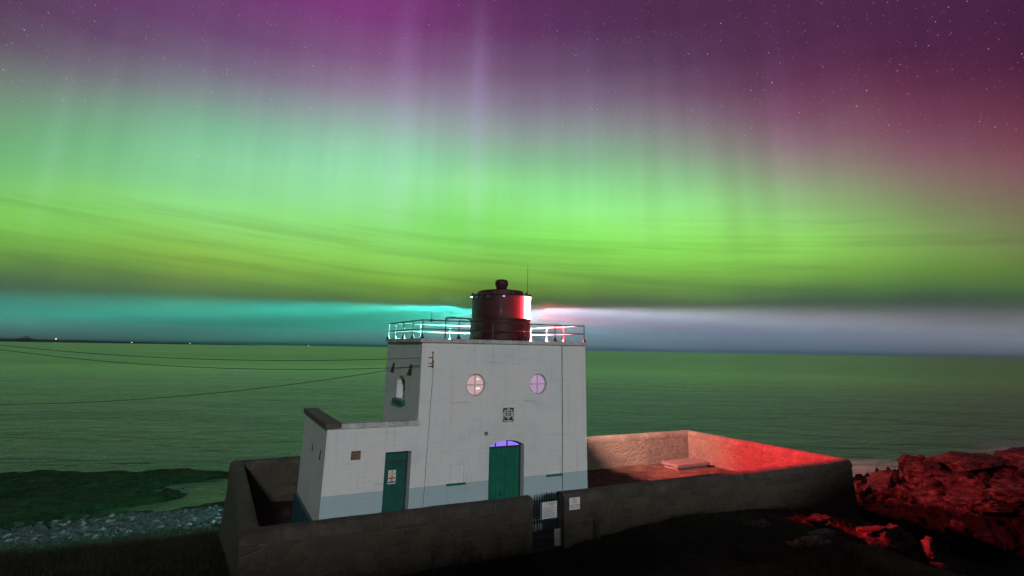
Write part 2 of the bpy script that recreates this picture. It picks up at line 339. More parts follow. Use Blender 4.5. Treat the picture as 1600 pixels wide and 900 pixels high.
# ================================================================== materials
def painted_brick(name, band):
    m = Mat(name)
    x, y, z = (m.sep(m.co, i) for i in range(3))
    uv = m.n('ShaderNodeCombineXYZ', {0: m.math('ADD', x, y), 1: z, 2: 0.})
    wob = m.n('ShaderNodeVectorMath', {0: uv, 1: m.n('ShaderNodeVectorMath', {0: m.n('ShaderNodeTexNoise', {'Vector': uv, 'Scale': 1.7, 'Detail': 3.}, 1), 1: (.03, .02, 0.)}, operation='MULTIPLY')}, operation='ADD')
    br = m.N.new('ShaderNodeTexBrick'); m.L.new(wob, br.inputs['Vector'])
    br.inputs['Scale'].default_value = 1.; br.inputs['Brick Width'].default_value = .44; br.inputs['Row Height'].default_value = .15
    br.inputs['Mortar Size'].default_value = .012; br.inputs['Mortar Smooth'].default_value = .6
    br.inputs['Color1'].default_value = (.86, .86, .86, 1); br.inputs['Color2'].default_value = (1, 1, 1, 1); br.inputs['Mortar'].default_value = (.80, .80, .80, 1)
    big = m.noise(.55, 4., .6, dist=.6)
    base = m.ramp(big, (.32, (.62, .655, .64)), (.5, (.70, .72, .705)), (.68, (.735, .71, .695)))
    if band:
        zz = m.math('ADD', z, m.math('MULTIPLY', m.noise(3., 3.), .03))
        nrm = m.n('ShaderNodeNewGeometry', {}, 1)
        front = m.math('LESS_THAN', m.sep(nrm, 1), -.6)
        inb = m.math('MULTIPLY', front, m.math('LESS_THAN', zz, 1.825))
        base = m.mix(inb, base, m.ramp(big, (.3, (.35, .49, .52)), (.7, (.40, .53, .56))))
    base = m.mix(.10, base, br.outputs['Color'], 'MULTIPLY')
    cse = m.noise(1., 5., .6, vec=m.map((.8, .8, 8.)))
    base = m.mix(m.ramp(cse, (.56, 0.), (.70, .22)), base, (.38, .38, .36))
    rus = m.noise(1., 5., .65, vec=m.map((9., 9., .5), loc=(3., 1., 2.)))
    base = m.mix(m.ramp(rus, (.66, 0.), (.80, .30)), base, (.36, .27, .19))
    # rain streaks and grime with a shape of their own
    stv = m.noise(1., 5., .6, vec=m.map((7., 7., .35)))
    base = m.mix(m.ramp(stv, (.54, 0.), (.78, .34)), base, (.33, .33, .30))
    sp = m.noise(34., 3., .6)
    base = m.mix(m.ramp(sp, (.62, 0.), (.74, .30)), base, (.40, .39, .36))
    blot = m.noise(2.3, 6., .65, dist=.8)
    base = m.mix(m.ramp(blot, (.56, 0.), (.72, .20)), base, (.45, .46, .43))
    m.set(Base_Color=base, Roughness=.62)
    h = m.math('ADD', m.math('MULTIPLY', br.outputs['Fac'], -.8), m.math('MULTIPLY', m.noise(45., 3.), .5))
    h = m.math('ADD', h, m.math('MULTIPLY', m.noise(5., 3.), .7))
    m.bump(h, .42, .010)
    return m.m
WHITE = painted_brick('white_painted_brick', True)
WHITE_SIDE = painted_brick('white_painted_reveal', False)
def coping_mat(name, c1, c2):
    m = Mat(name); f = m.noise(3., 6., .65, dist=.5); g = m.noise(28., 4.)
    c = m.mix(m.ramp(f, (.38, 0.), (.66, 1.)), c1, c2)
    c = m.mix(m.ramp(g, (.45, 0.), (.7, .5)), c, tuple(v*.35 for v in c2))
    m.set(Base_Color=c, Roughness=.85); m.bump(m.math('ADD', f, m.math('MULTIPLY', g, .4)), .6, .02)
    return m.m
COPE_WHITE = coping_mat('stained_white_concrete', (.62, .63, .62), (.34, .33, .31))
COPE_DARK = coping_mat('dark_weathered_stone', (.12, .10, .09), (.06, .05, .045))
TEAL = simple('teal_gloss_paint', (.008, .135, .088), .38, var=.2, scale=3., bump=.05)
TEAL_DEEP = simple('deep_teal_paint', (.006, .085, .070), .42, var=.2, scale=3., bump=.05)
TEAL_BASE = simple('teal_plinth_paint', (.02, .10, .11), .6, var=.3, scale=2.5, bump=.2)
FRAME = simple('dark_frame_paint', (.02, .035, .035), .5)
BLACKMETAL = simple('black_rail_paint', (.036, .036, .037), .45, .2)
PIPE = simple('grey_conduit', (.14, .15, .14), .6)
RUST = simple('rusty_iron', (.30, .19, .06), .8, var=.5, scale=30.)
VENTM = simple('brown_louvre_paint', (.17, .125, .085), .7, var=.35, scale=12.)
DARKHOLE = simple('dark_opening', (.012, .012, .012), .9)
YELLOWVENT = simple('weathered_wood', (.085, .075, .035), .8, var=.4, scale=10.)
SIGNWHITE = simple('white_sign_plate', (.66, .64, .64), .45, var=.06)
INK = simple('black_lettering', (.015, .015, .015), .6)
INKGREY = simple('grey_lettering', (.22, .21, .22), .6)
YEL = simple('yellow_panel', (.62, .50, .06), .5, var=.1)
REDP = simple('red_panel', (.38, .012, .03), .5, var=.1)
PLUM = simple('dark_plum_panel', (.06, .008, .05), .5, var=.1)
def drum_mat():
    m = Mat('lantern_paint_red_glow'); f = m.noise(1.5, 4., vec=m.map((3, 3, .6)))  # black paint with the lamp's red bloom mixed into the base colour
    m.set(Base_Color=m.ramp(f, (.3, (.034, .006, .009)), (.7, (.060, .010, .015))), Specular_IOR_Level=.3, Roughness=m.ramp(f, (.3, .5), (.7, .66)))
    m.bump(m.noise(9., 3.), .08, .01); return m.m
DRUM = drum_mat()
def pane(name, c, k, see=.75):
    m = Mat(name)
    tr = m.n('ShaderNodeBsdfTransparent', {'Color': (see, see, see)}); em = m.n('ShaderNodeEmission', {'Color': c, 'Strength': k})
    s = m.n('ShaderNodeAddShader', {0: tr, 1: em}); m.L.new(s, m.out.inputs['Surface']); return m.m

def bloom_band(c, k):  # opaque strip of drum whose emission imitates the red bloom round the lamp
    m = Mat('red_bloom'); m.set(Base_Color=(.045, .008, .012), Roughness=.62, Specular_IOR_Level=.3, Emission_Color=c, Emission_Strength=k); return m.m

def stone(name, lit=1.):
    m = Mat(name)
    uv = m.n('ShaderNodeUVMap', {})
    nz = m.n('ShaderNodeTexNoise', {'Vector': uv, 'Scale': 1.6, 'Detail': 4.}, 1)
    wob = m.n('ShaderNodeVectorMath', {0: uv, 1: m.n('ShaderNodeVectorMath', {0: nz, 1: (.24, .20, 0.)}, operation='MULTIPLY')}, operation='ADD')
    br = m.N.new('ShaderNodeTexBrick'); m.L.new(wob, br.inputs['Vector'])
    br.inputs['Scale'].default_value = 1.; br.inputs['Brick Width'].default_value = .52; br.inputs['Row Height'].default_value = .235
    br.offset_frequency = 2; br.offset = .43; br.squash = .7; br.squash_frequency = 3
    br.inputs['Mortar Size'].default_value = .016; br.inputs['Mortar Smooth'].default_value = .45; br.inputs['Bias'].default_value = -.2
    br.inputs['Color1'].default_value = (.034, .027, .017, 1); br.inputs['Color2'].default_value = (.082, .063, .040, 1); br.inputs['Mortar'].default_value = (.096, .080, .056, 1)
    uv2 = m.n('ShaderNodeMapping', {'Vector': wob, 'Scale': (3.6, 5.4, 1.)})
    ve = m.n('ShaderNodeTexVoronoi', {'Vector': uv2, 'Scale': 1., 'Randomness': .9}, 0, feature='DISTANCE_TO_EDGE')
    vc = m.n('ShaderNodeTexVoronoi', {'Vector': uv2, 'Scale': 1., 'Randomness': .9}, 1, feature='F1')
    rub = m.mix(m.ramp(ve, (.0, 1.), (.10, 0.)), m.ramp(m.n('ShaderNodeSeparateColor', {0: vc}, 0), (0., (.036, .030, .022)), (.5, (.055, .045, .033)), (1., (.085, .068, .05))), (.09, .078, .062))
    patch = m.ramp(m.noise(.28, 2., vec=uv), (.56, 0.), (.70, 1.))
    uu_ = m.sep(uv, 0)
    rubz = m.math('MULTIPLY', m.ramp(m.math('DIVIDE', uu_, 70.), (.33, 0.), (.36, 1.)), m.ramp(m.math('DIVIDE', uu_, 70.), (.74, 1.), (.76, 0.)))
    patch = m.math('MAXIMUM', patch, m.math('MULTIPLY', rubz, .85))
    c = m.mix(patch, br.outputs['Color'], rub)
    grime = m.noise(1.1, 6., .65, vec=uv, dist=.6)
    c = m.mix(m.ramp(grime, (.35, .75), (.7, 0.)), c, (.045, .040, .030))
    lich = m.noise(2.6, 6., .7, vec=uv)
    c = m.mix(m.ramp(lich, (.60, 0.), (.72, .45)), c, (.10, .092, .05))
    m.set(Base_Color=c, Roughness=.92)
    hb = m.math('SUBTRACT', 1., br.outputs['Fac']); hr = m.ramp(ve, (0., 0.), (.12, 1.))
    h = m.mix(patch, hb, hr)
    h = m.math('ADD', h, m.math('MULTIPLY', m.noise(11., 5., .65, vec=uv), 1.1))
    m.bump(h, .8, .035)
    return m.m
STONE = stone('rough_stone_masonry')
def cap_mat():
    m = Mat('cement_wall_cap'); uv = m.n('ShaderNodeUVMap', {})
    f = m.noise(1.4, 6., .65, vec=uv, dist=.5); u = m.sep(uv, 0)
    jn = m.math('ABSOLUTE', m.math('SUBTRACT', m.math('FRACT', m.math('DIVIDE', m.math('ADD', u, m.math('MULTIPLY', m.noise(3., 2., vec=uv), .06)), .92)), .5))
    j = m.ramp(jn, (0., 1.), (.018, 0.))
    c = m.ramp(f, (.33, (.028, .025, .019)), (.52, (.048, .041, .032)), (.70, (.080, .070, .055)))
    c = m.mix(m.ramp(m.noise(9., 5., .7, vec=uv), (.5, 0.), (.68, .6)), c, (.05, .047, .035))
    c = m.mix(m.math('MULTIPLY', j, .6), c, (.17, .15, .12))
    m.set(Base_Color=c, Roughness=.9)
    m.bump(m.math('SUBTRACT', m.math('ADD', m.noise(7., 5., .65, vec=uv), f), j), .7, .03); return m.m
CAP = cap_mat()

def rock_mat(name, c1, c2, c3, wet=.75, weed=None):
    m = Mat(name); f = m.noise(.9, 6., .6, dist=.8); g = m.noise(7., 6., .7)
    cr = m.n('ShaderNodeTexVoronoi', {'Vector': m.n('ShaderNodeVectorMath', {0: m.co, 1: m.n('ShaderNodeTexNoise', {'Vector': m.co, 'Scale': 1.5, 'Detail': 4.}, 1)}, operation='ADD'), 'Scale': 1.1}, 0, feature='DISTANCE_TO_EDGE')
    c = m.ramp(f, (.3, c1), (.5, c2), (.72, c3))
    c = m.mix(m.ramp(g, (.38, .7), (.62, 0.)), c, tuple(v*.35 for v in c1))
    strata = m.noise(1., 6., .65, vec=m.map((.6, 1., 3.4), rot=(.35, .25, .5)), dist=1.)
    c = m.mix(m.ramp(strata, (.40, .8), (.52, 0.)), c, tuple(v*.15 for v in c1))
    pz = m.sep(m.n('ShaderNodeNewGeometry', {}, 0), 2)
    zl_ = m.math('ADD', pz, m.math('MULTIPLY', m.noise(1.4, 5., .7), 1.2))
    c = m.mix(m.ramp(m.math('MULTIPLY', m.math('ADD', zl_, 4.), .3), (.58, 1.), (.70, 0.)), c, (.0016, .0015, .0015))  # gully shadow painted near black on the low parts of the rock
    m.set(Base_Color=c, Roughness=wet, Specular_IOR_Level=.2)
    h = m.math('ADD', m.math('MULTIPLY', f, 2.), m.math('ADD', m.math('MULTIPLY', g, .7), m.math('MULTIPLY', strata, 1.6)))
    m.bump(h, 1., .12); return m.m
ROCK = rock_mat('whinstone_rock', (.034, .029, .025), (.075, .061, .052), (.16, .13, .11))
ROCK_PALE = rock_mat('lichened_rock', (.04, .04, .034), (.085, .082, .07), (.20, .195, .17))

# ================================================================== the setting
SEA = -4.0
def ysh(x): return np.interp(x, [-70, -40, -20, -8, -3, 5, 12, 25, 40, 55, 75, 120], [50, 45, 41.5, 38, 35, 27, 21, 15.5, 13, 12.3, 10.5, 6])
def sstep(a, b, x):
    t = np.clip((x-a)/(b-a), 0, 1); return t*t*(3-2*t)
def vnoise(x, y, f, seed=0, octv=5, ridge=False, gain=.5):
    """cheap value noise on arrays"""
    out = np.zeros_like(x); amp = 1.; tot = 0
    g = np.random.RandomState(seed)
    for o in range(octv):
        T = g.rand(256, 256); th = g.rand()*6.28
        u = (x*math.cos(th)+y*math.sin(th))*f+g.rand()*200; v = (-x*math.sin(th)+y*math.cos(th))*f+g.rand()*200
        iu = np.floor(u).astype(int); iv = np.floor(v).astype(int); fu = u-iu; fv = v-iv
        fu = fu*fu*(3-2*fu); fv = fv*fv*(3-2*fv)
        a = T[iu % 256, iv % 256]; b = T[(iu+1) % 256, iv % 256]; c = T[iu % 256, (iv+1) % 256]; d = T[(iu+1) % 256, (iv+1) % 256]
        n = (a*(1-fu)+b*fu)*(1-fv)+(c*(1-fu)+d*fu)*fv
        if ridge: n = 1-abs(2*n-1)
        out += n*amp; tot += amp; amp *= gain; f *= 2.03
    return out/tot
SHADE_RIDGE_H = 10.8  # unseen ridge behind the camera, added to keep moonlight off the foreground
def height(x, y):
    d = ysh(x)-y                                  # metres inland of the waterline
    # -- left shore: grass slope, cobbles, weedy shelf
    zl = np.interp(y, [-60, -12, -2, 2, 8, 13, 16.6, 19.3, 23, 29, 36], [3, 1.2, .25, -.25, -1.25, -2.3, -3.05, -3.35, -3.6, -3.72, -3.75])
    shelf = vnoise(x, y, .16, 3, 5)-.5; rid = vnoise(x*.7, y*1.5, .5, 4, 4, True)-.5
    pool = sstep(.60, .64, vnoise(x*.6, y*1.3, .38, 8, 4))
    zl = zl + sstep(15.5, 19, y)*(shelf*.40+rid*.30+.06)-sstep(21.5, 23.5, y)*pool*.55 + (vnoise(x, y, .8, 6, 3)-.5)*.12
    inlet = np.exp(-(((x+4.4-(y-30)*.1)/2.6)**2+((y-30.0)/3.4)**2)) + .75*np.exp(-(((x+7.6)/2.6)**2+((y-26.4)/1.5)**2))
    inlet += .8*np.exp(-(((x+10.6)/1.5)**2+((y-35.4)/.6)**2))
    zl = zl - inlet*1.1
    # -- behind and to the right: rock
    rr_ = vnoise(x, y, .17, 11, 6, True, .55); r2 = vnoise(x*1.3, y*.8, .6, 12, 5, True, .55)
    zr = -3.55+sstep(32, 40, x)*.5+(rr_-.55)*1.7+(r2-.5)*.7
    mass = np.exp(-(((x-41)/11.)**2+((y-2.6-(x-41)*-.10)/4.2)**2)*1.0)
    mass2 = np.exp(-(((x-29.5)/4.2)**2+((y-5.8)/3.2)**2))
    mass3 = np.exp(-(((x-58)/12.)**2+((y-1.5)/5.)**2))
    zr = zr -.45 + 1.55*mass + .2*mass2+1.2*mass3 - 1.2*np.exp(-(((x-24.5)/4.)**2+((y+.5)/5.0)**2)) - 1.0*np.exp(-(((x-30)/6)**2+((y+7)/3.)**2))
    r3 = vnoise(x*.8, y*1.5, 1.3, 17, 4, True, .55)
    zr = zr+(r3-.55)*1.0*sstep(21, 24, x)
    q = np.floor((zr+(vnoise(x, y, .35, 15, 3)-.5)*.8)/.38)*.38
    zr = zr*.55+q*.45
    # -- ground in front of the wall, rising to the camera's bank and an added shading ridge
    zf = np.interp(x, [-12, -5, -1.3, 4, 6.5, 10, 14, 18, 20.5, 23, 30], [.1, .35, .0, -.02, .18, .42, .2, -.35, -.75, -1.3, -2.2])
    zf = zf - sstep(12., 19., x)*sstep(-2.2, -5.0, y)*1.15
    zf = zf + np.clip(-2.1-y, 0, 6)*np.interp(x, [-10, 3, 12, 22], [.12, .08, .02, .03])
    bx = np.interp(x, [-20, 5, 18, 40], [-7.5, -8.5, -12.5, -18])
    tb = np.clip((bx-y)/12., 0, None)
    zf = zf + np.where(tb < 1, (tb*tb*(3-2*tb))*3.9, 3.9+(tb-1)*12*np.interp(x, [6, 25], [.34, .85]))
    zf = np.minimum(zf, np.interp(x, [6, 25], [SHADE_RIDGE_H, SHADE_RIDGE_H+3.6])) + (vnoise(x, y, .55, 21, 5)-.5)*.42*sstep(-2.2, -4, y) + (vnoise(x, y, 2.2, 22, 3)-.5)*.10
    # -- blend
    tr = sstep(-6.0, 4.0, x)*(y > 8) + (y <= 8)*np.where(y < -1.9, sstep(16.5, 19.5, x), sstep(19.9, 20.5, x))
    zz = zl*(1-tr)+zr*tr
    tf = sstep(.4, -2.6, y)
    sx_ = sstep(19.8, 24.5, x); tfx = tf*(1-sx_)+sstep(-4.0, -10.0, y+np.interp(x, [20, 30], [2.5, 0]))*sx_
    zz = zz*(1-tfx)+zf*tfx
    # -- inside the wall
    ins = (x > -5.0) & (x < 20.2) & (y > -1.72) & (y < 8.15)
    zz = np.where(ins, (vnoise(x, y, 1.3, 31, 4)-.5)*.07-.03, zz)
    # gateway: level through the gap in the wall
    gate = (x > 3.3) & (x < 4.95) & (y > -2.6) & (y < -1.6)
    zz = np.where(gate, -.02, zz)
    # -- down into the water
    dd = np.clip((d+(vnoise(x, y, .5, 33, 4)-.5)*3.)/1.3, 0, 1)
    zz = zz*dd+(SEA-.9)*(1-dd)
    zz = np.where((x > 19) & (y < 8) & (d > 3), np.maximum(zz, -3.78+.25*(r2-.4)), zz)
    return np.maximum(zz, -6.5)
def axis(*segs):
    o = []
    for a, b, st in segs: o += list(np.arange(a, b, st))
    return np.array(o+[segs[-1][1]])
gx = axis((-70, -24, 1.2), (-24, -6, .22), (-6, 12, .16), (12, 44, .2), (44, 70, .4), (70, 120, 1.2))
gy = axis((-60, -20, 1.2), (-20, -12, .4), (-12, 10, .16), (10, 42, .22), (42, 60, 1.))
GX, GY = np.meshgrid(gx, gy); GZ = height(GX, GY)
def hz(x, y): return float(height(np.array([float(x)]), np.array([float(y)]))[0])
nx, ny = len(gx), len(gy); I = np.arange(nx*ny).reshape(ny, nx)
F = np.stack([I[:-1, :-1], I[:-1, 1:], I[1:, 1:], I[1:, :-1]], -1).reshape(-1, 4)
me = mesh_np('ground', np.stack([GX, GY, GZ], -1).reshape(-1, 3), F)
def attr(me, name, a):
    at = me.attributes.new(name, 'FLOAT', 'POINT'); at.data.foreach_set('value', np.asarray(a, np.float32).ravel())
left = sstep(-2, -6, GX); edge = (vnoise(GX, GY, .45, 41, 5)-.5)
gl = sstep(18.4, 17.0, GY+edge*4-GX*.04-.5)                                    # grass on the left slope
inside = (GX > -5.2) & (GX < 20.9) & (GY > -1.9) & (GY < 8.3)
fr = sstep(-.5, -2, GY)*sstep(19., 15., GX+edge*7-np.clip(-GY-6, 0, 12)*.9)
grass = np.clip(np.where(GY > 8.3, gl*left, np.where(GX < -4.5, gl, fr)), 0, 1); grass = np.where(inside, 1, grass)
attr(me, 'grass', grass)
attr(me, 'weed', sstep(20.0, 22.0, GY+edge*4)*left)
attr(me, 'cobble', left*sstep(16.4, 18.0, GY+edge*4)*sstep(23.5, 20.8, GY+edge*4))
attr(me, 'yard', inside.astype(float))
def ground_mat():
    m = Mat('shore_ground')
    A = lambda n: m.n('ShaderNodeAttribute', {}, 2, attribute_name=n)
    f = m.noise(.8, 6., .6, dist=.8); g = m.noise(6., 6., .7); fine = m.noise(40., 3.)
    cr = m.n('ShaderNodeTexVoronoi', {'Vector': m.n('ShaderNodeVectorMath', {0: m.co, 1: m.n('ShaderNodeTexNoise', {'Vector': m.co, 'Scale': 1.2, 'Detail': 4.}, 1)}, operation='ADD'), 'Scale': .8}, 0, feature='DISTANCE_TO_EDGE')
    rock = m.ramp(f, (.3, (.030, .026, .023)), (.5, (.068, .055, .048)), (.72, (.14, .115, .10)))
    rock = m.mix(m.ramp(g, (.38, .65), (.62, 0.)), rock, (.006, .005, .005))
    strata = m.noise(1., 6., .65, vec=m.map((.5, .9, 3.2), rot=(.35, .2, .5)), dist=1.)
    rock = m.mix(m.ramp(strata, (.40, .8), (.52, 0.)), rock, (.004, .0035, .003))
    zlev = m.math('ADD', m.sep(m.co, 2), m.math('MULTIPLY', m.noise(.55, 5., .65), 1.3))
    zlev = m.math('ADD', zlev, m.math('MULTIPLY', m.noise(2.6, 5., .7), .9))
    rock = m.mix(m.ramp(m.math('MULTIPLY', m.math('ADD', zlev, 4.2), .3), (.80, 1.), (.90, 0.)), rock, (.0016, .0015, .0015))  # shade of the wall over the gully put into the rock colour by height
    gr = m.ramp(g, (.3, (.006, .007, .004)), (.55, (.013, .014, .006)), (.75, (.032, .028, .014)))
    weed = m.ramp(m.noise(1.6, 6., .65, dist=1.), (.3, (.003, .008, .003)), (.5, (.008, .026, .009)), (.7, (.022, .060, .022)))
    cv = m.n('ShaderNodeTexVoronoi', {'Vector': m.co, 'Scale': 3.4}, 1); cd_ = m.n('ShaderNodeTexVoronoi', {'Vector': m.co, 'Scale': 3.4}, 0)
    cob = m.mix(m.ramp(cd_, (.30, 0.), (.60, 1.)), m.ramp(m.n('ShaderNodeSeparateColor', {0: cv}, 0), (.0, (.012, .014, .018)), (.6, (.035, .04, .05)), (1., (.15, .16, .18))), (.008, .008, .008))
    yd = m.ramp(m.noise(1.4, 6., .65), (.3, (.018, .011, .008)), (.5, (.045, .024, .018)), (.72, (.10, .06, .045)))
    c = m.mix(A('weed'), rock, weed); c = m.mix(A('cobble'), c, cob); c = m.mix(A('grass'), c, gr); c = m.mix(A('yard'), c, yd)
    m.set(Base_Color=c, Roughness=.9, Specular_IOR_Level=.12)
    h = m.math('ADD', m.math('MULTIPLY', f, 1.5), m.math('ADD', g, m.math('MULTIPLY', strata, 1.6)))
    h = m.math('SUBTRACT', h, m.math('MULTIPLY', m.math('MULTIPLY', cd_, A('cobble')), 2.5))
    h = m.math('ADD', h, m.math('MULTIPLY', fine, .35))
    m.bump(h, 1., .10); return m.m
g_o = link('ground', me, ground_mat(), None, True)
tag(g_o, 'rocky grassy shore ground around the walled yard', 'ground', kind='structure')

# sea: one sheet to the horizon
def sea_mat():
    m = Mat('sea_water')
    v = m.map((1., 1., 1.), rot=(0, 0, R(YAW)))
    a = m.noise(1., 6., .62, vec=m.map((.22, .42, 1.), vec=v), dist=.5); b = m.noise(1., 5., .6, vec=m.map((.045, .09, 1.), vec=v), dist=.8)
    c_ = m.noise(1., 4., .6, vec=m.map((.9, 2.0, 1.), vec=v))
    far = m.noise(1., 4., .6, vec=m.map((.0022, .012, 1.), vec=v))
    h = m.math('ADD', m.math('MULTIPLY', a, 1.), m.math('ADD', m.math('MULTIPLY', b, 3.5), m.math('MULTIPLY', c_, .16)))
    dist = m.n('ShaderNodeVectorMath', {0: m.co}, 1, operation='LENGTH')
    far_glow = m.n('ShaderNodeMapRange', {0: dist, 1: 40., 2: 260.})  # aurora's green reflection put into the base colour, stronger with distance
    m.set(Base_Color=m.mix(far_glow, m.ramp(b, (.3, (.001, .035, .010)), (.7, (.002, .06, .016))), (.002, .17, .02)), Roughness=m.ramp(far, (.3, .13), (.7, .19)), IOR=1.5, Specular_IOR_Level=.5)
    dist = m.n('ShaderNodeVectorMath', {0: m.co}, 1, operation='LENGTH')
    inshore = m.n('ShaderNodeMapRange', {0: dist, 1: 30., 2: 330., 3: 1.6, 4: .12})        # chop in the shallows, smooth swell offshore
    m.bump(m.math('MULTIPLY', h, inshore), .55, .9); return m.m
rad = [0, 30, 60, 100, 160, 260, 420, 700, 1200, 2000, 3200, 5000]
V = [(0, 0, SEA)]; Fs = []
bm = bmesh.new(); prev = None
for r_k in rad[1:]:
    ring = [bm.verts.new((r_k*math.cos(2*math.pi*k/96), r_k*math.sin(2*math.pi*k/96), SEA)) for k in range(96)]
    if prev is None: bm.faces.new(ring)
    else:
        for k in range(96): bm.faces.new((prev[k], prev[(k+1) % 96], ring[(k+1) % 96], ring[k]))
    prev = ring
me = bpy.data.meshes.new('sea'); bm.to_mesh(me); bm.free()
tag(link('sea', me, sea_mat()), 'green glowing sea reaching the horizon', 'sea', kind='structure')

# surf at the foot of the right-hand rocks
def foam_mat():
    m = Mat('surf_foam'); A = m.n('ShaderNodeAttribute', {}, 2, attribute_name='edge')
    f = m.noise(1., 6., .7, vec=m.map((.12, .75, 1.)), dist=1.2)
    al = m.math('MULTIPLY', A, m.ramp(f, (.36, 0.), (.68, .9)), True)
    m.set(Base_Color=(.8, .82, .84), Roughness=.8, Alpha=al); return m.m
us = np.linspace(0, 1, 90); vs = np.linspace(0, 1, 14); U, W_ = np.meshgrid(us, vs)
FX = 30+U*62; FY = ysh(FX)-2.2+W_*(9.5+3*np.sin(U*9))
me = mesh_np('surf', np.stack([FX, FY, np.full_like(FX, SEA+.03)], -1).reshape(-1, 3), np.stack([np.arange(13*90).reshape(13, 90)[:, :-1]+k for k in (0, 1, 91, 90)], -1).reshape(-1, 4))
attr(me, 'edge', np.sin(W_*math.pi)**1.3*np.sin(np.clip(U*1.0, 0, 1)*math.pi)**.4)
tag(link('surf', me, foam_mat()), 'pale smoothed surf washing round the rocks', 'surf', kind='stuff')

# far headland on the left horizon
def polar(px_az, dist, z): return Vector((-6.54+dist*math.sin(R(px_az)), -19.32+dist*math.cos(R(px_az)), z))
HAZE_D = 3600.
FARLAND = simple('far_land', (.008, .045, .040), .95)
n = 120; V = []; Fq = []
for i in range(n+1):
    t = i/n; azd = YAW-52+t*29.0
    hgt = (2.0+17*(1-t)**.8)*(1+.25*(mnoise.noise(Vector((t*22, 0, 0))))) * min(1, (1-t)*12)
    hgt += 15*math.exp(-((azd-(YAW-40.3))/.34)**4)
    for dd, zz in ((0, SEA-1.5), (60, SEA+hgt*.7), (140, SEA+hgt), (260, SEA+hgt*.7), (340, SEA-1.5)):
        V.append(polar(azd, HAZE_D+dd, zz))
for i in range(n):
    for k in range(4): a = i*5+k; Fq.append((a, a+5, a+6, a+1))
tag(link('headland', mesh_np('headland', [tuple(v) for v in V], Fq), FARLAND, None, True), 'low dark headland with one knoll on the left horizon', 'headland', kind='structure')

# ================================================================== lighthouse building
LH = empty('lighthouse', (3.5, 2.25, 0))
tag(LH, 'white painted brick lighthouse with low side wing, teal doors and round black lantern', 'lighthouse')
TW, TD, TH = 6.96, 4.49, 6.48
def arch(x0, x1, z0, zs, rise, n=14):
    """door shape: upright jambs from z0 to zs with a flat arch of given rise"""
    h = (x1-x0)/2; Rr = (h*h+rise*rise)/(2*rise); cx = (x0+x1)/2; cz = zs+rise-Rr; t0 = math.asin(h/Rr)
    pts = [(x0, z0), (x1, z0)] if z0 is not None else []
    return pts+[(cx+Rr*math.sin(t0-2*t0*i/n), cz+Rr*math.cos(t0-2*t0*i/n)) for i in range(n+1)]
def circ(cx, cz, r, n=40): return [(cx+r*math.cos(2*math.pi*k/n), cz+r*math.sin(2*math.pi*k/n)) for k in range(n)]
def cutter(pts, axis_, a, b): return MB().prism(pts, axis_, a, b).build('cutter', None)
BD = (2.72, 4.15, 2.90, .19)              # big door: x0, x1, spring, rise
ARCHP = arch(BD[0], BD[1], -.2, BD[2], BD[3])
WINS = ((2.115, 5.02, .385), (4.745, 5.02, .385))
tower = MB().box((0, 0, -.3), (TW, TD, TH)).build('tower_wall', WHITE, LH)
side_arch = [(y, z) for y, z in arch(1.73, 2.78, 4.42, 5.05, .20)]
cuts = [cutter(ARCHP, 'y', -.1, .37)]
for cx, cz, r in WINS: cuts.append(cutter(circ(cx, cz, r), 'y', -.1, .13))
for x0, x1, z0, z1 in ((1.17, 1.77, 1.83, 2.41), (5.15, 5.73, 1.80, 2.43)): cuts.append(cutter([(x0, z0), (x1, z0), (x1, z1), (x0, z1)], 'y', -.1, .045))
cuts.append(cutter(side_arch, 'x', -.1, .38))
cuts.append(cutter([(3.25, 3.72), (3.68, 3.72), (3.68, 4.20), (3.25, 4.20)], 'y', -.1, .03))
cut(tower, cuts)

cp = MB(); cp.box((-.09, -.09, TH+.003), (TW+.09, TD+.09, 6.62), .02)
cp.build('roof_coping', COPE_WHITE, LH)
# -- wing
WX, WD, WH = -2.98, 4.89, 3.74
wg = MB()
wg.prism([(0, -.3), (0, WH), (.30, WH), (.30, 3.50), (WD, 2.45), (WD, -.3)], 'x', WX+.38, -.002)
wg.prism([(0, -.3), (0, WH), (WD, WH), (WD, -.3)], 'x', WX, WX+.379)
wing = wg.build('wing_wall', WHITE, LH)
SD = (-1.05, -.17, 2.955)
cut(wing, [cutter([(SD[0], -.2), (SD[1], -.2), (SD[1], SD[2]), (SD[0], SD[2])], 'y', -.1, .41),
           cutter([(-2.17, 2.79), (-1.86, 2.79), (-1.86, 3.06), (-2.17, 3.06)], 'y', -.1, .08)])
c2 = MB(); c2.box((WX+.02, -.06, WH+.003), (.05, .34, 3.90), .015); c2.build('wing_front_coping', COPE_WHITE, LH)
c3 = MB(); c3.box((WX-.07, -.063, WH+.004), (WX+.44, WD+.06, 3.925), .03); c3.build('wing_side_coping', COPE_DARK, LH)
pl = MB(); pl.prism([(0.012, -.25), (0.012, .93), (WD, .93), (WD, -.25)], 'x', WX-.10, WX-.003); pl.build('plinth', TEAL_BASE, LH)
rf = MB(); rf.prism([(.303, 3.56), (WD+.1, 2.49), (WD+.1, 2.53), (.303, 3.60)], 'x', WX+.383, -.004); rf.build('wing_roof', COPE_DARK, LH)

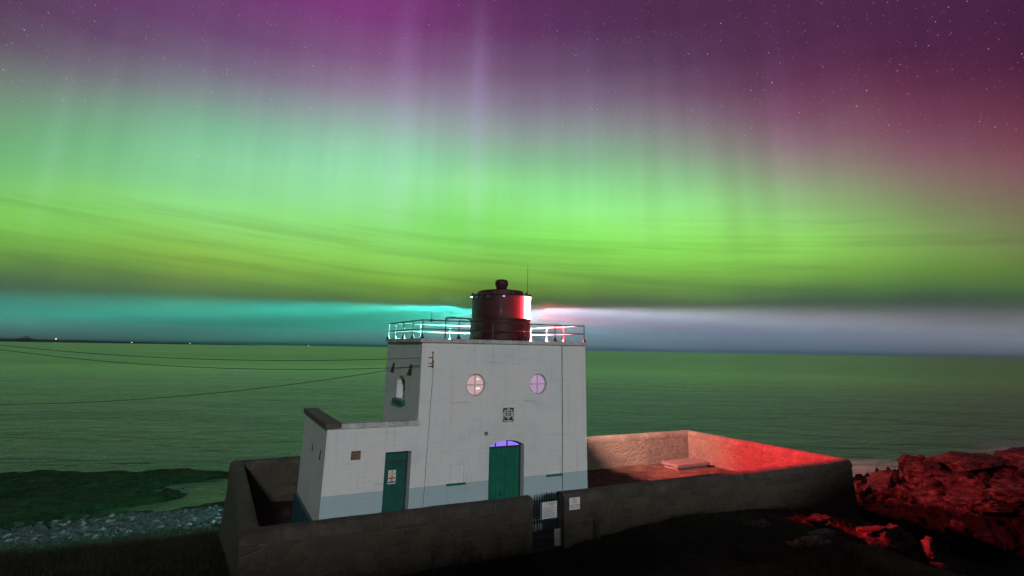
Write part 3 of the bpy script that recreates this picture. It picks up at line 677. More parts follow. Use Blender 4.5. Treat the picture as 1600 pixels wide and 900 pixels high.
# -- round windows
for i, (cx, cz, r) in enumerate(WINS):
    c = (.62, .40, .395) if i == 0 else (.48, .315, .50)
    m = Mat('lit_window_glass')
    f = m.noise(2.2, 2., vec=m.map((1, 1, .6)))
    m.set(Base_Color=(.05, .05, .05), Roughness=.15, Emission_Color=m.mix(m.ramp(f, (.35, 0.), (.65, 1.)), c, tuple(v*1.15 for v in c)), Emission_Strength=.82)
    fr = MB()
    for k in range(40):
        pass
    fr.lathe([(r-.045, -.03), (r-.002, -.03), (r-.002, .03), (r-.045, .03)], (0, 0), 40)
    for v in fr.bm.verts: v.co = Vector((cx+v.co.x, .085+v.co.z, cz+v.co.y))
    W = fr.build('round_window', simple('window_ring_paint', (.42, .40, .40), .5), LH)
    W['label'] = 'round window glowing pale pink' if i == 0 else 'round window glowing violet'
    MB().prism(circ(cx, cz, r-.02), 'y', .098, .112).build('pane', m.m, W)
    b = MB(); b.box((cx-.018, .066, cz-r+.03), (cx+.018, .096, cz+r-.03)); b.box((cx-r+.03, .064, cz-.018), (cx+r-.03, .094, cz+.018))
    b.build('glazing_bar', simple('pale_bar_paint', (.62, .58, .58), .5), W)
    if i == 0:   # bright lamp tubes seen inside
        q = MB(); q.box((cx+.05, .0965, cz+.17), (cx+.17, .0975, cz+.22)); q.box((cx+.04, .0965, cz-.16), (cx+.21, .0975, cz-.09)); q.build('lamp_reflection', glow('window_lamp', (1, .86, .82), 1.0), W)

# -- big door
dy = .285
D = MB()
for k in range(7):
    x0 = BD[0]+.06+k*(BD[1]-BD[0]-.12)/7; D.box((x0+.004, dy, .02), (x0+(BD[1]-BD[0]-.12)/7-.004, dy+.04, 2.79), .006)
DO = D.build('main_door', TEAL, LH)
f = MB(); f.box((BD[0]+.003, dy-.03, 0), (BD[0]+.06, dy+.05, 2.90)); f.box((BD[1]-.06, dy-.03, 0), (BD[1]-.003, dy+.05, 2.90)); f.box((BD[0]+.062, dy-.035, 2.795), (BD[1]-.062, dy+.05, 2.85))
f.build('frame', FRAME, DO)
fan = arch(BD[0]+.03, BD[1]-.03, None, 2.87, .195); fan = [(BD[0]+.03, 2.83), (BD[1]-.03, 2.83)]+fan
MB().prism(fan, 'y', dy+.01, dy+.03).build('fanlight', glow('violet_fanlight_glass', (.34, .20, 1.), .95), DO)
for xx in (3.06, 3.55, 3.995):
    pass
fb = MB()
for xx in (BD[0]+.36, BD[0]+.84, BD[1]-.065): fb.box((xx, dy-.02, 2.852), (xx+.04, dy+.009, 3.07 if xx < 3.9 else 2.95))
outer = arch(BD[0]+.004, BD[1]-.004, None, 2.90, .185); inner = arch(BD[0]+.05, BD[1]-.05, None, 2.87, .165)
fb.prism(outer+inner[::-1], 'y', dy-.02, dy+.05)
fb.build('fanlight_bar', FRAME, DO)
h = MB(); h.lathe([(0, -.03), (.035, -.03), (.035, .03), (0, .03)], (0, 0), 12)
for v in h.bm.verts: v.co = Vector((3.32+v.co.x, dy-.03+v.co.z, 1.25+v.co.y))
h.build('handle', BLACKMETAL, DO)

# -- small door
D = MB(); dy = .335
D.box((SD[0]+.06, dy, .02), (SD[1]-.06, dy+.045, 2.56), .006)
D.box((SD[0]+.06, dy-.012, 2.60), (SD[1]-.06, dy+.04, 2.86), .006)
for z0, z1 in ((.25, 1.05), (1.2, 2.40)):
    for xa, xb in ((SD[0]+.12, SD[0]+.14), (SD[1]-.14, SD[1]-.12)): D.box((xa, dy-.012, z0), (xb, dy-.001, z1))
    for za in (z0, z1-.02): D.box((SD[0]+.141, dy-.012, za), (SD[1]-.141, dy-.001, za+.02))
DO2 = D.build('side_door', TEAL_DEEP, LH)
f = MB(); f.box((SD[0]+.003, dy-.02, 0), (SD[0]+.057, dy+.05, 2.95)); f.box((SD[1]-.057, dy-.02, 0), (SD[1]-.003, dy+.05, 2.95)); f.box((SD[0]+.059, dy-.022, 2.865), (SD[1]-.059, dy+.05, 2.95)); f.box((SD[0]+.059, dy-.018, 2.563), (SD[1]-.059, dy+.05, 2.597))
f.build('frame', FRAME, DO2)
MB().tube([(SD[1]-.13, dy-.03, 1.15), (SD[1]-.13, dy-.05, 1.22), (SD[1]-.13, dy-.03, 1.29)], .012).build('handle', BLACKMETAL, DO2)

# -- blind windows: teal sills and thin frames
for x0, x1, z0, z1 in ((1.17, 1.77, 1.83, 2.41), (5.15, 5.73, 1.80, 2.43)):
    MB().box((x0-.05, -.07, z0-.065), (x1+.05, .04, z0-.003), .008).build('blind_window_sill', TEAL, LH)
# -- arms plaque
pm = Mat('carved_plaque'); f1 = pm.noise(9., 3., .5, dist=2.2)
pm.set(Base_Color=(.60, .57, .54), Roughness=.7)
P = MB(); P.box((3.252, .0, 3.722), (3.678, .028, 4.198)); PO = P.build('crest_plaque', simple('plaque_black', (.014, .012, .012), .6), LH)
q = MB()
q.prism([(3.30, 4.13), (3.63, 4.13), (3.63, 3.94), (3.465, 3.79), (3.30, 3.94)], 'y', -.012, -.001)     # shield
for a, b in (((3.262, 4.05), (3.29, 3.80)), ((3.668, 4.05), (3.64, 3.80))):                              # supporters
    q.tube([(a[0], -.004, a[1]), ((a[0]+b[0])/2+.015*(1 if a[0] < 3.4 else -1), -.004, (a[1]+b[1])/2+.03), (b[0], -.004, b[1])], [.016, .022, .014], 6)
q.box((3.31, -.013, 3.735), (3.62, -.001, 3.775))                                                         # scroll
q.box((3.40, -.013, 4.145), (3.53, -.001, 4.185))
q.build('crest_relief', pm.m, PO)
q = MB(); q.box((3.455, -.016, 3.83), (3.475, -.0125, 4.12)); q.box((3.312, -.016, 4.0), (3.618, -.0125, 4.02))
for xx, zz in ((3.38, 4.075), (3.55, 4.075), (3.39, 3.95), (3.54, 3.95)): q.prism(circ(xx, zz, .036, 10), 'y', -.016, -.0125)
q.build('crest_charge', simple('plaque_dark_brown', (.03, .022, .018), .6), PO)
fr = MB()
for a, b in (((3.20, 4.2), (3.73, 4.24)), ((3.20, 3.68), (3.73, 3.72)), ((3.20, 3.7202), (3.25, 4.1998)), ((3.68, 3.7202), (3.73, 4.1998))): fr.box((a[0], -.014, a[1]), (b[0], .002, b[1]))
fr.build('plaque_frame', simple('plaque_frame_paint', (.62, .61, .58), .6), PO)

# -- left side arched louvre window with its teal sill
S1 = MB()
for k in range(7): z = 4.50+k*.10; S1.prism([(1.76, z), (2.75, z), (2.75, z+.02), (1.76, z+.02)], 'x', .24, .30)
LV = S1.build('louvre_window', simple('grey_louvre', (.40, .40, .38), .6), LH)
S2 = MB(); S2.prism([(1.74, 4.43), (2.77, 4.43), (2.77, 5.05), (2.25, 5.24), (1.74, 5.05)], 'x', .34, .36); S2.build('back_panel', DARKHOLE, LV)
S3 = MB(); S3.prism([(-.13, 4.24), (.37, 4.24), (.37, 4.40), (-.02, 4.415), (-.13, 4.38)], 'y', 1.62, 2.90); S3.build('sill', TEAL_DEEP, LV)
for y0 in (3.22, .96):
    MB().prism([(y0, 5.70), (y0+.25, 5.70), (y0+.62, 5.30), (y0+.10, 5.30)], 'x', -.012, .02).build('slot_vent', YELLOWVENT, LH)
for a in ([(2.34, 2.74), (2.50, 2.74), (2.43, 3.0), (2.36, 3.0)], [(.76, 2.73), (.94, 2.73), (.84, 3.03), (.75, 3.03)]):
    MB().prism(a, 'x', WX-.010, WX+.02).build('slot_vent', DARKHOLE, LH)
# -- front fittings
V_ = MB(); V_.box((-2.165, .05, 2.795), (-1.865, .07, 3.055))
for k in range(6): V_.box((-2.16, .018, 2.81+k*.041), (-1.87, .048, 2.83+k*.041))
VO = V_.build('square_vent', VENTM, LH)
q = MB()
for xx in (-2.13, -1.90):
    for zz in (2.825, 3.03): q.box((xx-.012, .008, zz-.012), (xx+.012, .017, zz+.012))
q.build('fixing', DARKHOLE, VO)
q = MB(); q.lathe([(.0, 0), (.065, 0), (.065, .05), (.03, .06), (0, .06)], (0, 0), 16)
for v in q.bm.verts: v.co = Vector((2.57+v.co.x, -v.co.z-.002, 3.36+v.co.y))
q.build('bell_push', simple('grey_fitting', (.16, .15, .14), .6), LH)
MB().tube([(5.82, -.035, 6.46), (5.815, -.035, 4.), (5.80, -.035, 1.9), (5.79, -.035, 0)], .011, 6).build('conduit', PIPE, LH)
cb = [(.43, -.03, 5.62), (.44, -.03, 5.55)]+[(.44-.14*t+.02*math.sin(t*21)*.4, -.022, 5.5-5.4*t) for t in np.linspace(0, 1, 14)]
MB().tube(cb, .008, 6).build('drop_cable', simple('old_cable', (.16, .155, .15), .7), LH)
IB = MB(); IB.box((.39, -.04, 5.60), (.42, -.002, 6.08), .006); IB.box((.385, -.12, 5.80), (.425, -.041, 5.83)); IB.box((.385, -.12, 5.64), (.425, -.041, 5.67))
IB = IB.build('insulator_bracket', RUST, LH)
for z in (5.86, 5.70, 6.13):
    q = MB(); q.lathe([(0, z-.04), (.016, z-.04), (.026, z-.01), (.015, z), (.024, z+.03), (0, z+.05)], (.405, -.085 if z < 6 else -.03), 10); q.build('insulator', simple('brown_insulator', (.03, .018, .012), .25), IB)
# shallow cracks in the front render
ck = MB()
for x0, x1, z in ((2.70, 3.32, 5.80), (3.62, 3.72, 5.78), (3.80, 3.92, 5.77), (-1.35, -1.05, 2.02), (1.15, 1.95, 4.43), (4.1, 4.6, 4.42)):
    n = max(2, int((x1-x0)/.07)); pts = [(x0+(x1-x0)*i/n, -.001, z+.012*math.sin(i*1.7)+.01*math.sin(i*3.1)) for i in range(n+1)]
    ck.tube(pts, .004, 4)
ck.build('wall_crack', simple('crack_shadow', (.10, .10, .10), .9), LH)

# -- lantern
LC = (4.2, 2.25)
lan = MB()
lan.lathe([(1.25, 6.625), (1.25, 7.45), (1.285, 7.46), (1.285, 7.52), (1.25, 7.53), (1.20, 7.53), (1.20, 6.625)], LC, 72)
LA = lan.build('lantern', DRUM, LH, auto=40)
LA['label'] = 'round black lantern with a lit glass panel on its seaward side'
G0, G1 = -118., 152.
MB().lathe([(1.247, 7.49), (1.247, 8.48), (1.215, 8.48), (1.215, 7.49)], LC, 40, G1, 360+G0).build('blank_panel', DRUM, LA, auto=40)
ro = MB(); ro.lathe([(0, 8.445), (1.27, 8.445), (1.335, 8.455), (1.335, 8.485), (1.27, 8.52), (.96, 8.55), (.94, 8.68), (.92, 8.70), (.30, 8.79), (0, 8.80)], LC, 72, closed=False)
ro.build('lantern_roof', DRUM, LA, auto=35)
ve = MB(); ve.lathe([(0, 8.76), (.22, 8.76), (.24, 8.90), (.275, 8.95), (.285, 9.05), (.27, 9.14), (.22, 9.19), (.12, 9.215), (0, 9.22)], LC, 32, closed=False); ve.build('vent_cowl', DRUM, LA, True)
bo = MB()
for k in range(10):
    t = R(36*k+14); bo.lathe([(0, 8.49), (.055, 8.49), (.06, 8.56), (.035, 8.61), (0, 8.615)], (LC[0]+1.24*math.cos(t), LC[1]+1.24*math.sin(t)), 8, closed=False)
bo.build('roof_bolt', BLACKMETAL, LA)
hd = MB()
for k in range(12):
    t = R(30*k+8); hd.box((-.05, -.02, 8.36), (.05, .02, 8.42))
    for v in hd.bm.verts[-8:] if False else list(hd.bm.verts)[-8:]:
        x, y = v.co.x, v.co.y; v.co.x = LC[0]+1.262*math.cos(t)-x*math.sin(t)+y*math.cos(t); v.co.y = LC[1]+1.262*math.sin(t)+x*math.cos(t)+y*math.sin(t)
hd.build('rim_clip', simple('worn_steel', (.35, .33, .32), .35, .6), LA)
PANES_AND_BLOOM = [(-118, -108, (1., .02, .05), .012), (-108, -100, (1., .02, .05), .035), (-100, -93, (1., .02, .05), .08), (-93, -87, (1., .03, .05), .17), (-87, -82, (1., .03, .05), .33), (-82, -77, (1., .04, .06), .62), (-77, -73, (1., .05, .07), 1.3), (-73, -69, (1., .06, .08), 3.), (-69, -66, (1., .06, .08), 8.), (-66, -54, (1., .08, .09), 22.), (-54, -20, (1., .06, .065), 200), (-20, 8, (1., .08, .08), 200), (8, 32, (1., .55, .50), 260), (32, 58, (1., .80, .74), 260), (58, 84, (.85, .92, 1.), 200), (84, 110, (.45, 1., .9), 600), (110, 152, (.20, 1., .70), PANE_K)]  # opaque red steps first, added as bloom fading over the drum, then the real glazing
for a, b, c, k in PANES_AND_BLOOM:
    MB().lathe([(1.240, 7.50), (1.240, 8.47), (1.232, 8.47), (1.232, 7.50)], LC, 8, a+(.4 if a > -60 else .02), b-(.4 if a > -60 else .02)).build('glass_and_bloom_band', pane('lantern_glass', c, k, .75) if a >= -54 else bloom_band(c, k), LA)
gb = MB()
for a, b, c, k in PANES_AND_BLOOM[11:]:
    t = R(a); gb.box((LC[0]+1.24*math.cos(t)-.015, LC[1]+1.24*math.sin(t)-.015, 7.535), (LC[0]+1.24*math.cos(t)+.015, LC[1]+1.24*math.sin(t)+.015, 8.44))
gb.build('astragal', DRUM, LA)
MB().lathe([(0, 6.63), (.3, 6.63), (.3, 7.2), (.42, 7.25), (.42, 7.32), (0, 7.32)], LC, 24, closed=False).build('lamp_pedestal', BLACKMETAL, LA)
MB().tube([(LC[0]+1.12, LC[1]-.30, 8.56), (LC[0]+1.12, LC[1]-.30, 9.9)], [.012, .007], 6).build('aerial', BLACKMETAL, LA)
# the light itself: a flat fan out to sea and a sector lamp whose colour depends on the direction
def sector_lamp(name, loc, ramp, k, fan=None):
    global N, L
    ld = bpy.data.lights.new(name, 'POINT'); ld.energy = 1.; ld.shadow_soft_size = .05 if fan else .22; ld.use_nodes = True
    N = ld.node_tree.nodes; L = ld.node_tree.links
    for q in list(N): N.remove(q)
    ge = nd('ShaderNodeNewGeometry'); sx = nd('ShaderNodeSeparateXYZ'); L.new(ge.outputs['Incoming'], sx.inputs[0])
    th = mth('MULTIPLY', mth('ARCTAN2', sx.outputs[1], sx.outputs[0]), 180/math.pi)
    cr = nd('ShaderNodeValToRGB'); e = cr.color_ramp.elements
    for i, (a, c) in enumerate(ramp):
        q = e[i] if i < 2 else e.new((a+60)/240.)
        q.position = (a+60)/240.; q.color = (*c, 1)
    L.new(mth('DIVIDE', mth('ADD', th, 60.), 240., clamp=True), cr.inputs[0])
    em = nd('ShaderNodeEmission'); L.new(cr.outputs[0], em.inputs[0])
    elv = mth('ARCSINE', sx.outputs[2])
    if fan:
        s = mth('MULTIPLY', smooth(elv, fan[0], fan[1]), smooth(elv, fan[3], fan[2]))
    else: s = smooth(elv, .05, -.12)
    L.new(mth('MULTIPLY', s, k), em.inputs[1])
    oo = nd('ShaderNodeOutputLight'); L.new(em.outputs[0], oo.inputs[0])
    lo = bpy.data.objects.new(name, ld); sc.collection.objects.link(lo); lo.location = loc
sector_lamp('beam_lamp', (LC[0], LC[1], 8.0), BEAM_COL, BEAM_K, BEAM_FAN)
sector_lamp('sector_lamp', (LC[0]+1.0, LC[1]+.05, 8.22), SECTOR_COL, SECTOR_K)

# -- roof railing
RA = None
rl = MB(); y0r, y1r, x0r, x1r = -.02, 4.42, -.03, 6.90
zt, zm = 7.26, 6.95
for z, r in ((zt, .022), (zm, .02)):
    rl.tube([(x0r, y0r, z), (x1r, y0r, z)], r, 8); rl.tube([(x0r, y1r, z), (x1r, y1r, z)], r, 8)
    rl.tube([(x0r, y0r, z), (x0r, y1r, z)], r, 8); rl.tube([(x1r, y0r, z), (x1r, y1r, z)], r, 8)
RA = rl.build('roof_railing', BLACKMETAL, LH)
posts = [(x, y0r) for x in (x0r, 1.36, 2.74, 4.12, 5.50, x1r)]+[(x, y1r) for x in (x0r, 1.36, 2.74, 4.12, 5.50, x1r)]+[(x0r, y) for y in (1.1, 2.25, 3.4)]+[(x1r, y) for y in (1.5, 2.95)]
for x, y in posts:
    q = MB(); q.tube([(x, y, 6.623), (x, y, zt+.03)], .022, 8); q.lathe([(0, 6.622), (.085, 6.622), (.085, 6.634), (.022, 6.78), (0, 6.78)], (x, y), 10, closed=False)
    q.build('post', BLACKMETAL, RA)
hoop = MB(); hy = .10
hoop.tube([(.88, hy, 6.622), (.88, hy, 7.36), (.90, hy, 7.38), (1.86, hy, 7.38), (1.88, hy, 7.36), (1.88, hy, 6.622)], .028, 8)
hoop.tube([(.89, hy, 7.26), (.99, hy, 7.37)], .018, 6); hoop.tube([(1.87, hy, 7.26), (1.77, hy, 7.37)], .018, 6)
hoop.build('ladder_hoop', BLACKMETAL, LH)
sp = MB(); sp.lathe([(0, 7.19), (.05, 7.2), (.065, 7.25), (.045, 7.30), (.012, 7.31), (.008, 7.56), (0, 7.565)], (.28, y0r), 12, closed=False); sp.build('sensor_spike', BLACKMETAL, LH)
MB().tube([(1.42, hy, 7.37), (1.42, hy, 7.22), (1.38, hy, 7.10)], .009, 6).build('hook', BLACKMETAL, LH)

# ================================================================== yard wall
def sweep(path, prof, jit, seed, step=.28):
    """closed profile (offset,z) along a flat path with mitred corners; returns verts, faces, uvs"""
    P = [Vector((*p, 0)) for p in path]
    st = []; L_ = 0.
    for i in range(len(P)-1):
        d = (P[i+1]-P[i]); n = max(1, round(d.length/step))
        for k in range(n+(1 if i == len(P)-2 else 0)): st.append((P[i]+d*k/n, L_+d.length*k/n, i, k == 0))
        L_ += d.length
    V, UV = [], []
    ln = [0.]
    for (a, b), (c, d_) in zip(prof, prof[1:]+prof[:1]): ln.append(ln[-1]+math.hypot(c-a, d_-b))
    for p, l, i, corner in st:
        d0 = (P[i+1]-P[i]).normalized(); nr = Vector((d0.y, -d0.x, 0))
        if corner and i > 0:
            d1 = (P[i]-P[i-1]).normalized(); n1 = Vector((d1.y, -d1.x, 0)); nm = (nr+n1).normalized(); nr = nm/nm.dot(n1)
        for j, (o, z) in enumerate(prof):
            q = p+nr*o; q.z = z
            if z > -.9:
                nv = mnoise.noise_vector(q*1.9+Vector((seed, 0, 0)))
                q = q+nv*jit
            V.append(q); UV.append((l, ln[j]))
    return V, UV, len(st), len(prof)
def wall_mesh(name, path, prof, mat, parent, jit=.02, seed=0):
    V, UV, n, k = sweep(path, prof, jit, seed)
    F = []
    for i in range(n-1):
        for j in range(k): F.append((i*k+j, i*k+(j+1) % k, (i+1)*k+(j+1) % k, (i+1)*k+j))
    me = bpy.data.meshes.new(name); me.from_pydata([tuple(v) for v in V], [], F+[tuple(range(k))[::-1], tuple((n-1)*k+j for j in range(k))])
    uvl = me.uv_layers.new(name='UVMap'); ln = [0.]
    for (a, b), (c, d_) in zip(prof, prof[1:]+prof[:1]): ln.append(ln[-1]+math.hypot(c-a, d_-b))
    uvd = []
    for i in range(n-1):
        for j in range(k): uvd += [(UV[i*k][0], ln[j]), (UV[i*k][0], ln[j+1]), (UV[(i+1)*k][0], ln[j+1]), (UV[(i+1)*k][0], ln[j])]
    uvd += [(prof[j][0], prof[j][1]) for j in range(k)][::-1]+[(prof[j][0], prof[j][1]) for j in range(k)]
    uvl.data.foreach_set('uv', np.array(uvd, np.float32).ravel())
    bm = bmesh.new(); bm.from_mesh(me); bmesh.ops.recalc_face_normals(bm, faces=bm.faces); bm.to_mesh(me); bm.free()
    o = link(name, me, mat, parent); me.polygons.foreach_set('use_smooth', [True]*len(me.polygons)); me.set_sharp_from_angle(angle=R(50))
    return o
PATH = [(3.42, -1.70), (-5.0, -1.70), (-5.0, 8.12), (20.2, 8.12), (20.2, -1.70), (4.63, -1.70)]
def body_prof(w_=.245):
    zs = [-3.2, -1.6, -1.1, -.8, -.5, -.2, .1, .4, .7, 1.0, 1.285]
    bat = lambda z: w_+max(0, .9-z)*.02
    return [(bat(z), z) for z in zs]+[(-bat(z), z) for z in zs[::-1]]
SWR = empty('yard_wall', (-5.0, -1.7, 0))
tag(SWR, 'long rough stone wall with rounded cement cap enclosing the yard round the lighthouse', 'wall')
wall_mesh('stonework', PATH, body_prof(), STONE, SWR, .022, 3)
cprof = [(.262, 1.288), (.265, 1.40), (.245, 1.50), (.19, 1.575), (.10, 1.612), (0, 1.622), (-.10, 1.612), (-.19, 1.575), (-.245, 1.50), (-.265, 1.40), (-.262, 1.288)]
wall_mesh('wall_cap', PATH, cprof, CAP, SWR, .016, 9)

# ================================================================== gate
GA = empty('gate', (4.11, -1.75, 0)); tag(GA, 'dark metal palisade gate with spiked pales in the gap of the stone wall', 'gate')
GM = simple('dark_teal_metal', (.014, .024, .026), .5, .3, scale=9.)
f = MB()
for z in (.30, .78, 1.42): f.box((3.50, -1.80, z), (4.55, -1.765, z+.05))
f.box((3.455, -1.81, .03), (3.51, -1.755, 1.52)); f.box((4.54, -1.81, .03), (4.595, -1.755, 1.66))
f.build('gate_frame', GM, GA)
for k in range(11):
    x = 3.56+k*.094; zt_ = 1.62+.05*(k % 2)*.6
    p = MB(); p.prism([(x-.022, .06), (x+.022, .06), (x+.022, zt_-.07), (x, zt_+.05), (x-.022, zt_-.07)], 'y', -1.835, -1.815); p.build('pale', GM, GA)
p = MB(); p.box((4.30, -1.86, .06), (4.535, -1.8355, .56)); lp = p.build('lower_panel', simple('pale_grey_sheet', (.20, .20, .20), .6), GA)
MB().box((4.46, -1.87, .84), (4.56, -1.84, 1.0), .01).build('lock_box', BLACKMETAL, GA)

# ================================================================== notices
def plate(name, a, b, y, label, mat=SIGNWHITE):
    o = empty(name, ((a[0]+b[0])/2, y, a[1])); tag(o, label, 'sign')
    MB().box((a[0], y-.012, a[1]), (b[0], y, b[1]), .003).build('plate', mat, o); return o
# seen at a few pixels: the marks stand where the photo shows strokes
g1 = plate('notice_board', (3.83, .90), (4.41, 1.40), -1.84, 'large white notice board with a yellow mark and faint grey lines on the metal gate')
q = MB(); q.prism([(3.90, 1.29), (3.99, 1.29), (3.945, 1.375)], 'y', -1.855, -1.853); q.prism([(4.00, 1.31), (4.06, 1.31), (4.06, 1.36), (4.00, 1.36)], 'y', -1.855, -1.853); q.build('warning_mark', YEL, g1)
q = MB(); q.box((4.08, -1.855, 1.335), (4.36, -1.853, 1.36)); q.box((4.08, -1.855, 1.295), (4.28, -1.853, 1.315))
for k in range(9):
    z = 1.24-k*.036; q.box((3.88, -1.855, z), (4.36-rnd.random()*.16, -1.853, z+.012))
q.build('lettering', INKGREY, g1)
g2 = plate('wall_notice', (4.82, 1.10), (5.25, 1.47), -1.975, 'small white notice with black lettering fixed to the stone wall right of the gate')
q = MB()
def words(mb, x0, x1, z, h, y, seed):
    r = random.Random(seed); x = x0
    while x < x1-.012:
        w_ = min(r.uniform(.012, .022), x1-x)
        t = r.random()
        if t > .18:
            mb.box((x, y-.002, z), (x+w_*.35, y, z+h)); mb.box((x+w_*.35, y-.002, z+(h*.7 if t > .55 else h*.35)), (x+w_*.8, y, z+(h if t > .55 else h*.6)))
        x += w_
for x0, x1, z, h, s_ in ((4.96, 5.10, 1.395, .042, 1), (4.95, 5.12, 1.34, .020, 2), (4.95, 5.12, 1.305, .020, 5), (4.84, 5.23, 1.215, .035, 3), (4.86, 5.22, 1.145, .035, 4)): words(q, x0, x1, z, h, -1.9875, s_)
q.build('lettering', INK, g2)
g3 = empty('door_sign', (-.69, .305, 1.92)); tag(g3, 'tall white safety sign with yellow and red bands on the narrow teal door', 'sign')
MB().box((-.82, .310, 1.92), (-.56, .321, 2.34)).build('plate', SIGNWHITE, g3)
MB().box((-.80, .307, 2.205), (-.58, .3095, 2.26)).build('yellow_band', YEL, g3)
MB().box((-.80, .307, 2.075), (-.58, .3095, 2.12)).build('red_band', REDP, g3)
MB().box((-.80, .307, 1.955), (-.58, .3095, 2.0)).build('plum_band', PLUM, g3)
q = MB(); q.prism([(-.72, 2.275), (-.66, 2.275), (-.69, 2.325)], 'y', .307, .3095)
q.prism(circ(-.69, 2.165, .026, 12), 'y', .307, .3095); q.prism(circ(-.69, 2.04, .024, 12), 'y', .307, .3095); q.build('pictogram', INK, g3)

# ================================================================== yard objects
sl = empty('concrete_hatch', (18.3, 6.4, 0)); tag(sl, 'flat concrete hatch slab lying in the far corner of the lit yard', 'slab')
sm = simple('pinkish_concrete', (.06, .045, .045), .85, var=.2, scale=4., bump=.3)
q = MB(); q.box((17.0, 5.75, .10), (19.45, 7.05, .27), .02); q.build('lid', sm, sl)
q = MB(); q.box((17.12, 5.85, -.1), (19.33, 6.95, .099)); q.build('kerb', simple('hatch_kerb', (.10, .085, .08), .9), sl)

def rock(name, loc, size, label, mat=ROCK, seed=0, sub=4, group=None, rough=.32, cuts_=9, flat=.0):
    bm = bmesh.new(); bmesh.ops.create_icosphere(bm, subdivisions=sub, radius=1.)
    r = random.Random(seed)
    pl_ = []
    for _ in range(cuts_):
        n_ = Vector((r.gauss(0, 1), r.gauss(0, 1), r.gauss(0, 1)+.3)).normalized(); pl_.append((n_, r.uniform(.55, .85)))
    for v in bm.verts:
        p = v.co.copy()
        for n_, d in pl_:
            s = p.dot(n_)
            if s > d: p -= n_*(s-d)*.92
        o = Vector((seed*3.7, seed*1.3, 0))
        k = mnoise.fractal(p*1.7+o, 1., 2., 5)*rough + (abs(mnoise.noise(p*4.+o))-.2)*rough*.55
        p = p*(1+k)
        v.co = Vector((p.x*size[0], p.y*size[1], p.z*size[2]))
    me = bpy.data.meshes.new(name); bm.to_mesh(me); bm.free()
    o = link(name, me, mat); o.location = loc
    me.polygons.foreach_set('use_smooth', [True]*len(me.polygons)); me.set_sharp_from_angle(angle=R(28))
    tag(o, label, 'rock', group); return o
def nrock(x, y, size, label, lift=.35, **k): return rock('boulder', (x, y, hz(x, y)+size[2]*lift), size, label, **k)
for x, y, s_, i in ((19.35, 7.5, .20, 1), (19.05, 7.6, .16, 2), (19.7, 7.3, .15, 3), (18.3, 7.62, .13, 4)):
    rock('loose_stone', (x, y, s_*.55), (s_, s_*.8, s_*.75), ('loose rubble stone heaped in the far corner of the lit yard' if i < 4 else 'single loose stone between hatch slab and back wall'), seed=i+60, sub=3, group='stones in the yard corner' if i < 4 else None)

# ================================================================== rocks on the shore
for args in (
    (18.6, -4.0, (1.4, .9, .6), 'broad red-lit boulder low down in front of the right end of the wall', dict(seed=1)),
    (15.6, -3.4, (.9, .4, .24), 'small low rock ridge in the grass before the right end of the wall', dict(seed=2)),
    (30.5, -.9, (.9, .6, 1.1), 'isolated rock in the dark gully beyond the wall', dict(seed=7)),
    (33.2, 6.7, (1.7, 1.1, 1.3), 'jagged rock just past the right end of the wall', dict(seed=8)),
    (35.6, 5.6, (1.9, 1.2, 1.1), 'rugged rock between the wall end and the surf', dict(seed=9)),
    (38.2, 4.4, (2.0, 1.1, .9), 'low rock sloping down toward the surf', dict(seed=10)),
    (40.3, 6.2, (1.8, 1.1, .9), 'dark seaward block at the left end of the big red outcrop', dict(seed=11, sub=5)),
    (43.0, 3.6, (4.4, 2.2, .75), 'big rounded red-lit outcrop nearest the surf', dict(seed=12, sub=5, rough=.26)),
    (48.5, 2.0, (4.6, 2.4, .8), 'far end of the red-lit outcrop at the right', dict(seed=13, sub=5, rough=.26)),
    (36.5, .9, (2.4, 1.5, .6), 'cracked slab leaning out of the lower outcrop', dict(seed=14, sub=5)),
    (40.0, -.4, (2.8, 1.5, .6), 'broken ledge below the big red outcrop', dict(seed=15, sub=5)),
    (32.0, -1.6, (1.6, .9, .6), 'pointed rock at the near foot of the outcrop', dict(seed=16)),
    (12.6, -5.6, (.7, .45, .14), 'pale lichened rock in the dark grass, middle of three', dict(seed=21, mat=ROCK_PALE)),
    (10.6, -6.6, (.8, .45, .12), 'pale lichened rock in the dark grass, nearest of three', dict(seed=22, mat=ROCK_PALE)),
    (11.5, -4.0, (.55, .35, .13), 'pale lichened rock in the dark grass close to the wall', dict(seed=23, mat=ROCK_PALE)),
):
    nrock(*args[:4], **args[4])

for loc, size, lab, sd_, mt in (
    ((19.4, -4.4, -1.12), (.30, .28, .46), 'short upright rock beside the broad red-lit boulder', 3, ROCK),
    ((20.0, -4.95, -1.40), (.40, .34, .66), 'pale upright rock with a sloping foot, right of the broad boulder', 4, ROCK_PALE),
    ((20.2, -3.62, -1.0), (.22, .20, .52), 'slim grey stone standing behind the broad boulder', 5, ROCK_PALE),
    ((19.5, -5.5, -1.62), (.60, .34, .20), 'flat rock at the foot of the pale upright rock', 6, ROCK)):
    rock('boulder', loc, size, lab, mat=mt, seed=sd_, rough=.22)

